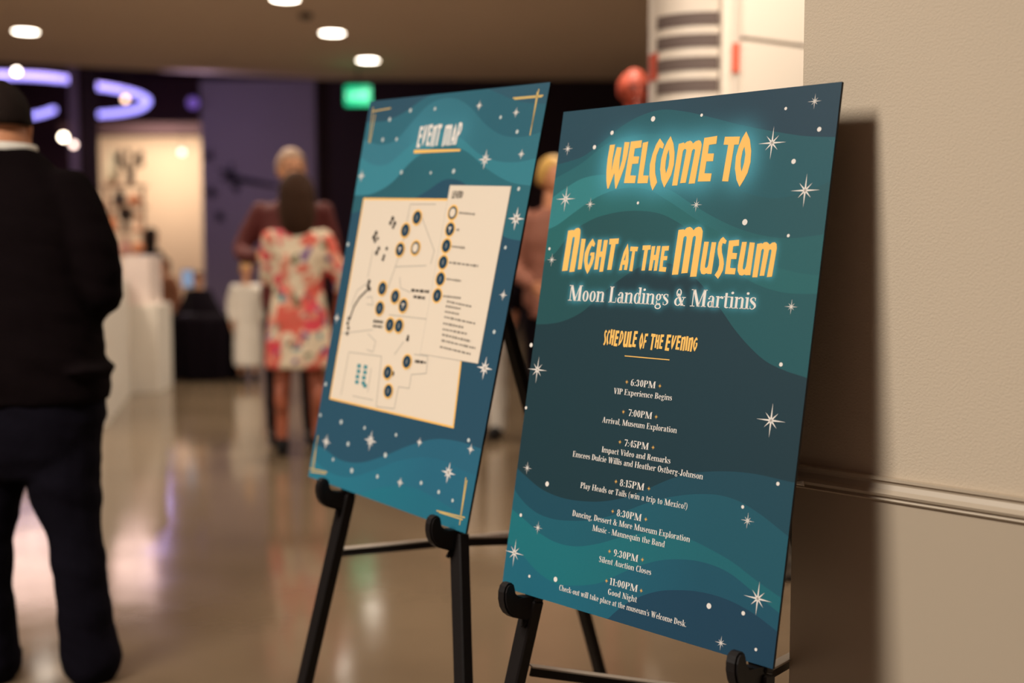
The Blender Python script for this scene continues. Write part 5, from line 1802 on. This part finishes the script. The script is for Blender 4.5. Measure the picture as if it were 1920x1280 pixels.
# ---------------------------------------------------------------- speckled plinth, white exhibit tower, mannequin
M_SPECK = bpy.data.materials.new('speckled grey carpet')
M_SPECK.use_nodes = True
nt = M_SPECK.node_tree
b = nt.nodes['Principled BSDF']
b.inputs['Roughness'].default_value = 0.95
tc = nt.nodes.new('ShaderNodeTexCoord')
nz = nt.nodes.new('ShaderNodeTexNoise')
nz.inputs['Scale'].default_value = 45
nz.inputs['Detail'].default_value = 3
nt.links.new(tc.outputs['Object'], nz.inputs['Vector'])
cr = nt.nodes.new('ShaderNodeValToRGB')
cr.color_ramp.elements[0].position = 0.42
cr.color_ramp.elements[0].color = (0.02, 0.016, 0.014, 1)
cr.color_ramp.elements[1].position = 0.6
cr.color_ramp.elements[1].color = (0.16, 0.13, 0.10, 1)
nt.links.new(nz.outputs['Fac'], cr.inputs[0])
nt.links.new(cr.outputs[0], b.inputs['Base Color'])
bm = bmesh.new()
bx(bm, 0, 2.3, 0, 2.6, 0, 0.55)
bevel(bm, 0.02, 2)
pl = tag(obj('plinth', bm, M_SPECK), 'speckled grey carpeted exhibit plinth seen through the gap beside the wall', 'plinth')
pl.location = (0.62, 4.5, 0)

M_TWHITE = mat('white tower enamel', (0.74, 0.66, 0.57), 0.45, var=0.03, bscale=3)
M_TDARK = mat('dark louvre recess', (0.13, 0.095, 0.085), 0.7)
M_RED = mat('red marking paint', (0.62, 0.10, 0.05), 0.5)
tc0 = at(1318, 100, 5.25)
tw = empty('exhibit_tower', (tc0.x, 5.25, 0.55))
tag(tw, 'white rocket-like exhibit tower with curved louvres and red markings above the welcome board', 'exhibit')
RD = 0.23
bm = bmesh.new()
prof = []
z = 0.0
gz = [at(1310, y_, 5.0).z - 0.55 for y_ in (158, 116, 73, 32)]
gw = 0.026
prof = [(RD - .03, 0.0), (RD, 0.0)]
prof += [(RD, 2.25), (RD - .05, 2.3)]
lathe(bm, prof, 48)
obj('louvred_drum', bm, M_TWHITE, tw)
for g_ in gz:
    bm = bmesh.new()
    n = 28
    a0, a1 = math.radians(206), math.radians(310)
    ri, ro = RD - .01, RD + .003
    pv = []
    for k in range(n + 1):
        a = a0 + (a1 - a0) * k / n
        pv.append([bm.verts.new((r * math.cos(a), r * math.sin(a), g_ + dz)) for r, dz in ((ri, -gw), (ro, -gw), (ro, gw), (ri, gw))])
    for k in range(n):
        for j in range(4):
            bm.faces.new((pv[k][j], pv[k][(j + 1) % 4], pv[k + 1][(j + 1) % 4], pv[k + 1][j]))
    bm.faces.new(pv[0])
    bm.faces.new(pv[-1][::-1])
    bmesh.ops.recalc_face_normals(bm, faces=bm.faces[:])
    obj('louvre', bm, M_TDARK, tw)
x1 = at(1350, 100, 4.98).x - tc0.x
x2 = at(1368, 100, 4.96).x - tc0.x
bm = bmesh.new()
bx(bm, x1, x2, -0.30, 0.14, 0, 2.3)
bevel(bm, .005, 1)
obj('flange', bm, M_TWHITE, tw)
x3 = at(1388, 100, 4.96).x - tc0.x
bm = bmesh.new()
bx(bm, x2 + .002, x3, -0.285, 0.1, 0, 2.3)
obj('groove_strip', bm, mat('pale grey enamel', (0.60, 0.53, 0.46), .5), tw)
bm = bmesh.new()
xr0 = at(1374, 100, 4.95).x - tc0.x
xr1 = at(1387, 100, 4.95).x - tc0.x
zr0, zr1 = at(1380, 135, 4.95).z - .55, at(1380, 80, 4.95).z - .55
bx(bm, xr0, xr1, -0.292, -0.28, zr0, zr1)
obj('red_marking', bm, M_RED, tw)
bm = bmesh.new()     # receding side panels, split by the seam
a = Vector((x3, -0.285, 0))
b_ = a + Vector((0.62, 0.42, 0))
zs = at(1388, 72, 4.96).z - .55
for z0, z1 in ((0, zs - .008), (zs + .008, 2.3)):
    bar(bm, (a.x, a.y, (z0 + z1) / 2), (b_.x, b_.y, (z0 + z1) / 2), 0.03, z1 - z0)
obj('side_panel', bm, M_TWHITE, tw)
bm = bmesh.new()
bar(bm, (a.x, a.y + .012, zs), (b_.x, b_.y + .012, zs), 0.03, 0.03)
obj('seam_strip', bm, mat('grey seam', (0.36, 0.31, 0.27), .6), tw)
bm = bmesh.new()
n = 6
for k in range(n):
    a_0, a_1 = math.radians(183 + 25 * k / n), math.radians(183 + 25 * (k + 1) / n)
    zl, zh = at(1228, 152, 5.2).z - .55, at(1228, 102, 5.2).z - .55
    r = RD + .002
    v = [bm.verts.new((r * math.cos(q_), r * math.sin(q_), z_)) for q_, z_ in ((a_0, zl), (a_1, zl), (a_1, zh), (a_0, zh))]
    bm.faces.new(v)
obj('red_marking', bm, M_RED, tw)

# mannequin whose head shows above the welcome board
mc = at(1190, 171, 6.3)
mn = empty('mannequin', (mc.x, 6.3, 0.55), 0.15)
tag(mn, 'mannequin with a bald head coloured as if lit red beside the white exhibit tower', 'mannequin')
bm = bmesh.new()
hz_ = mc.z - 0.55
sc_ = 1.0
add_arm(bm, [(0, 0, hz_ - .28), (0, 0, hz_ - .08)], [.07, .06])
loft(bm, [(0, 0, .72, .15, .10), (0, 0, .82, .16, .11), (0, 0, .98, .13, .095), (0, 0, hz_ - .38, .17, .11), (0, 0, hz_ - .26, .16, .09), (0, 0, hz_ - .20, .07, .06)])
for k in (-1, 1):
    add_arm(bm, [(k * .17, 0, hz_ - .27), (k * .23, 0, hz_ - .52), (k * .22, -.04, hz_ - .74)], [.05, .04, .03])
    add_arm(bm, [(k * .08, 0, .74), (k * .09, 0, .40), (k * .1, 0, .05)], [.08, .055, .04])
M_MSKIN = mat('mannequin skin with red light tint', (0.38, 0.06, 0.03), 0.55)  # red light on the head is put into this skin colour
tmp = remeshed('body', bm, M_MSKIN, None, .016, 3)
bm = bmesh.new()
bm.from_mesh(tmp.data)
bpy.data.objects.remove(tmp)
head(bm, (0, 0, hz_), sc_, 0.0)
ell(bm, (0, 0.01, hz_ + 0.018), (.088, .092, .088), 24, 18)
for k in (-1, 1):
    hand(bm, (k * .22, -.04, hz_ - .74), (0, -.1, -1), (-k, 0, 0), .085, .4, side=k)
    ell(bm, (k * .1, -.05, .04), (.045, .12, .04), 12, 8)
for v in bm.verts:
    v.co.z = max(v.co.z, 0)
obj('body', bm, [M_MSKIN, M_EYE, M_LIP], mn, True)
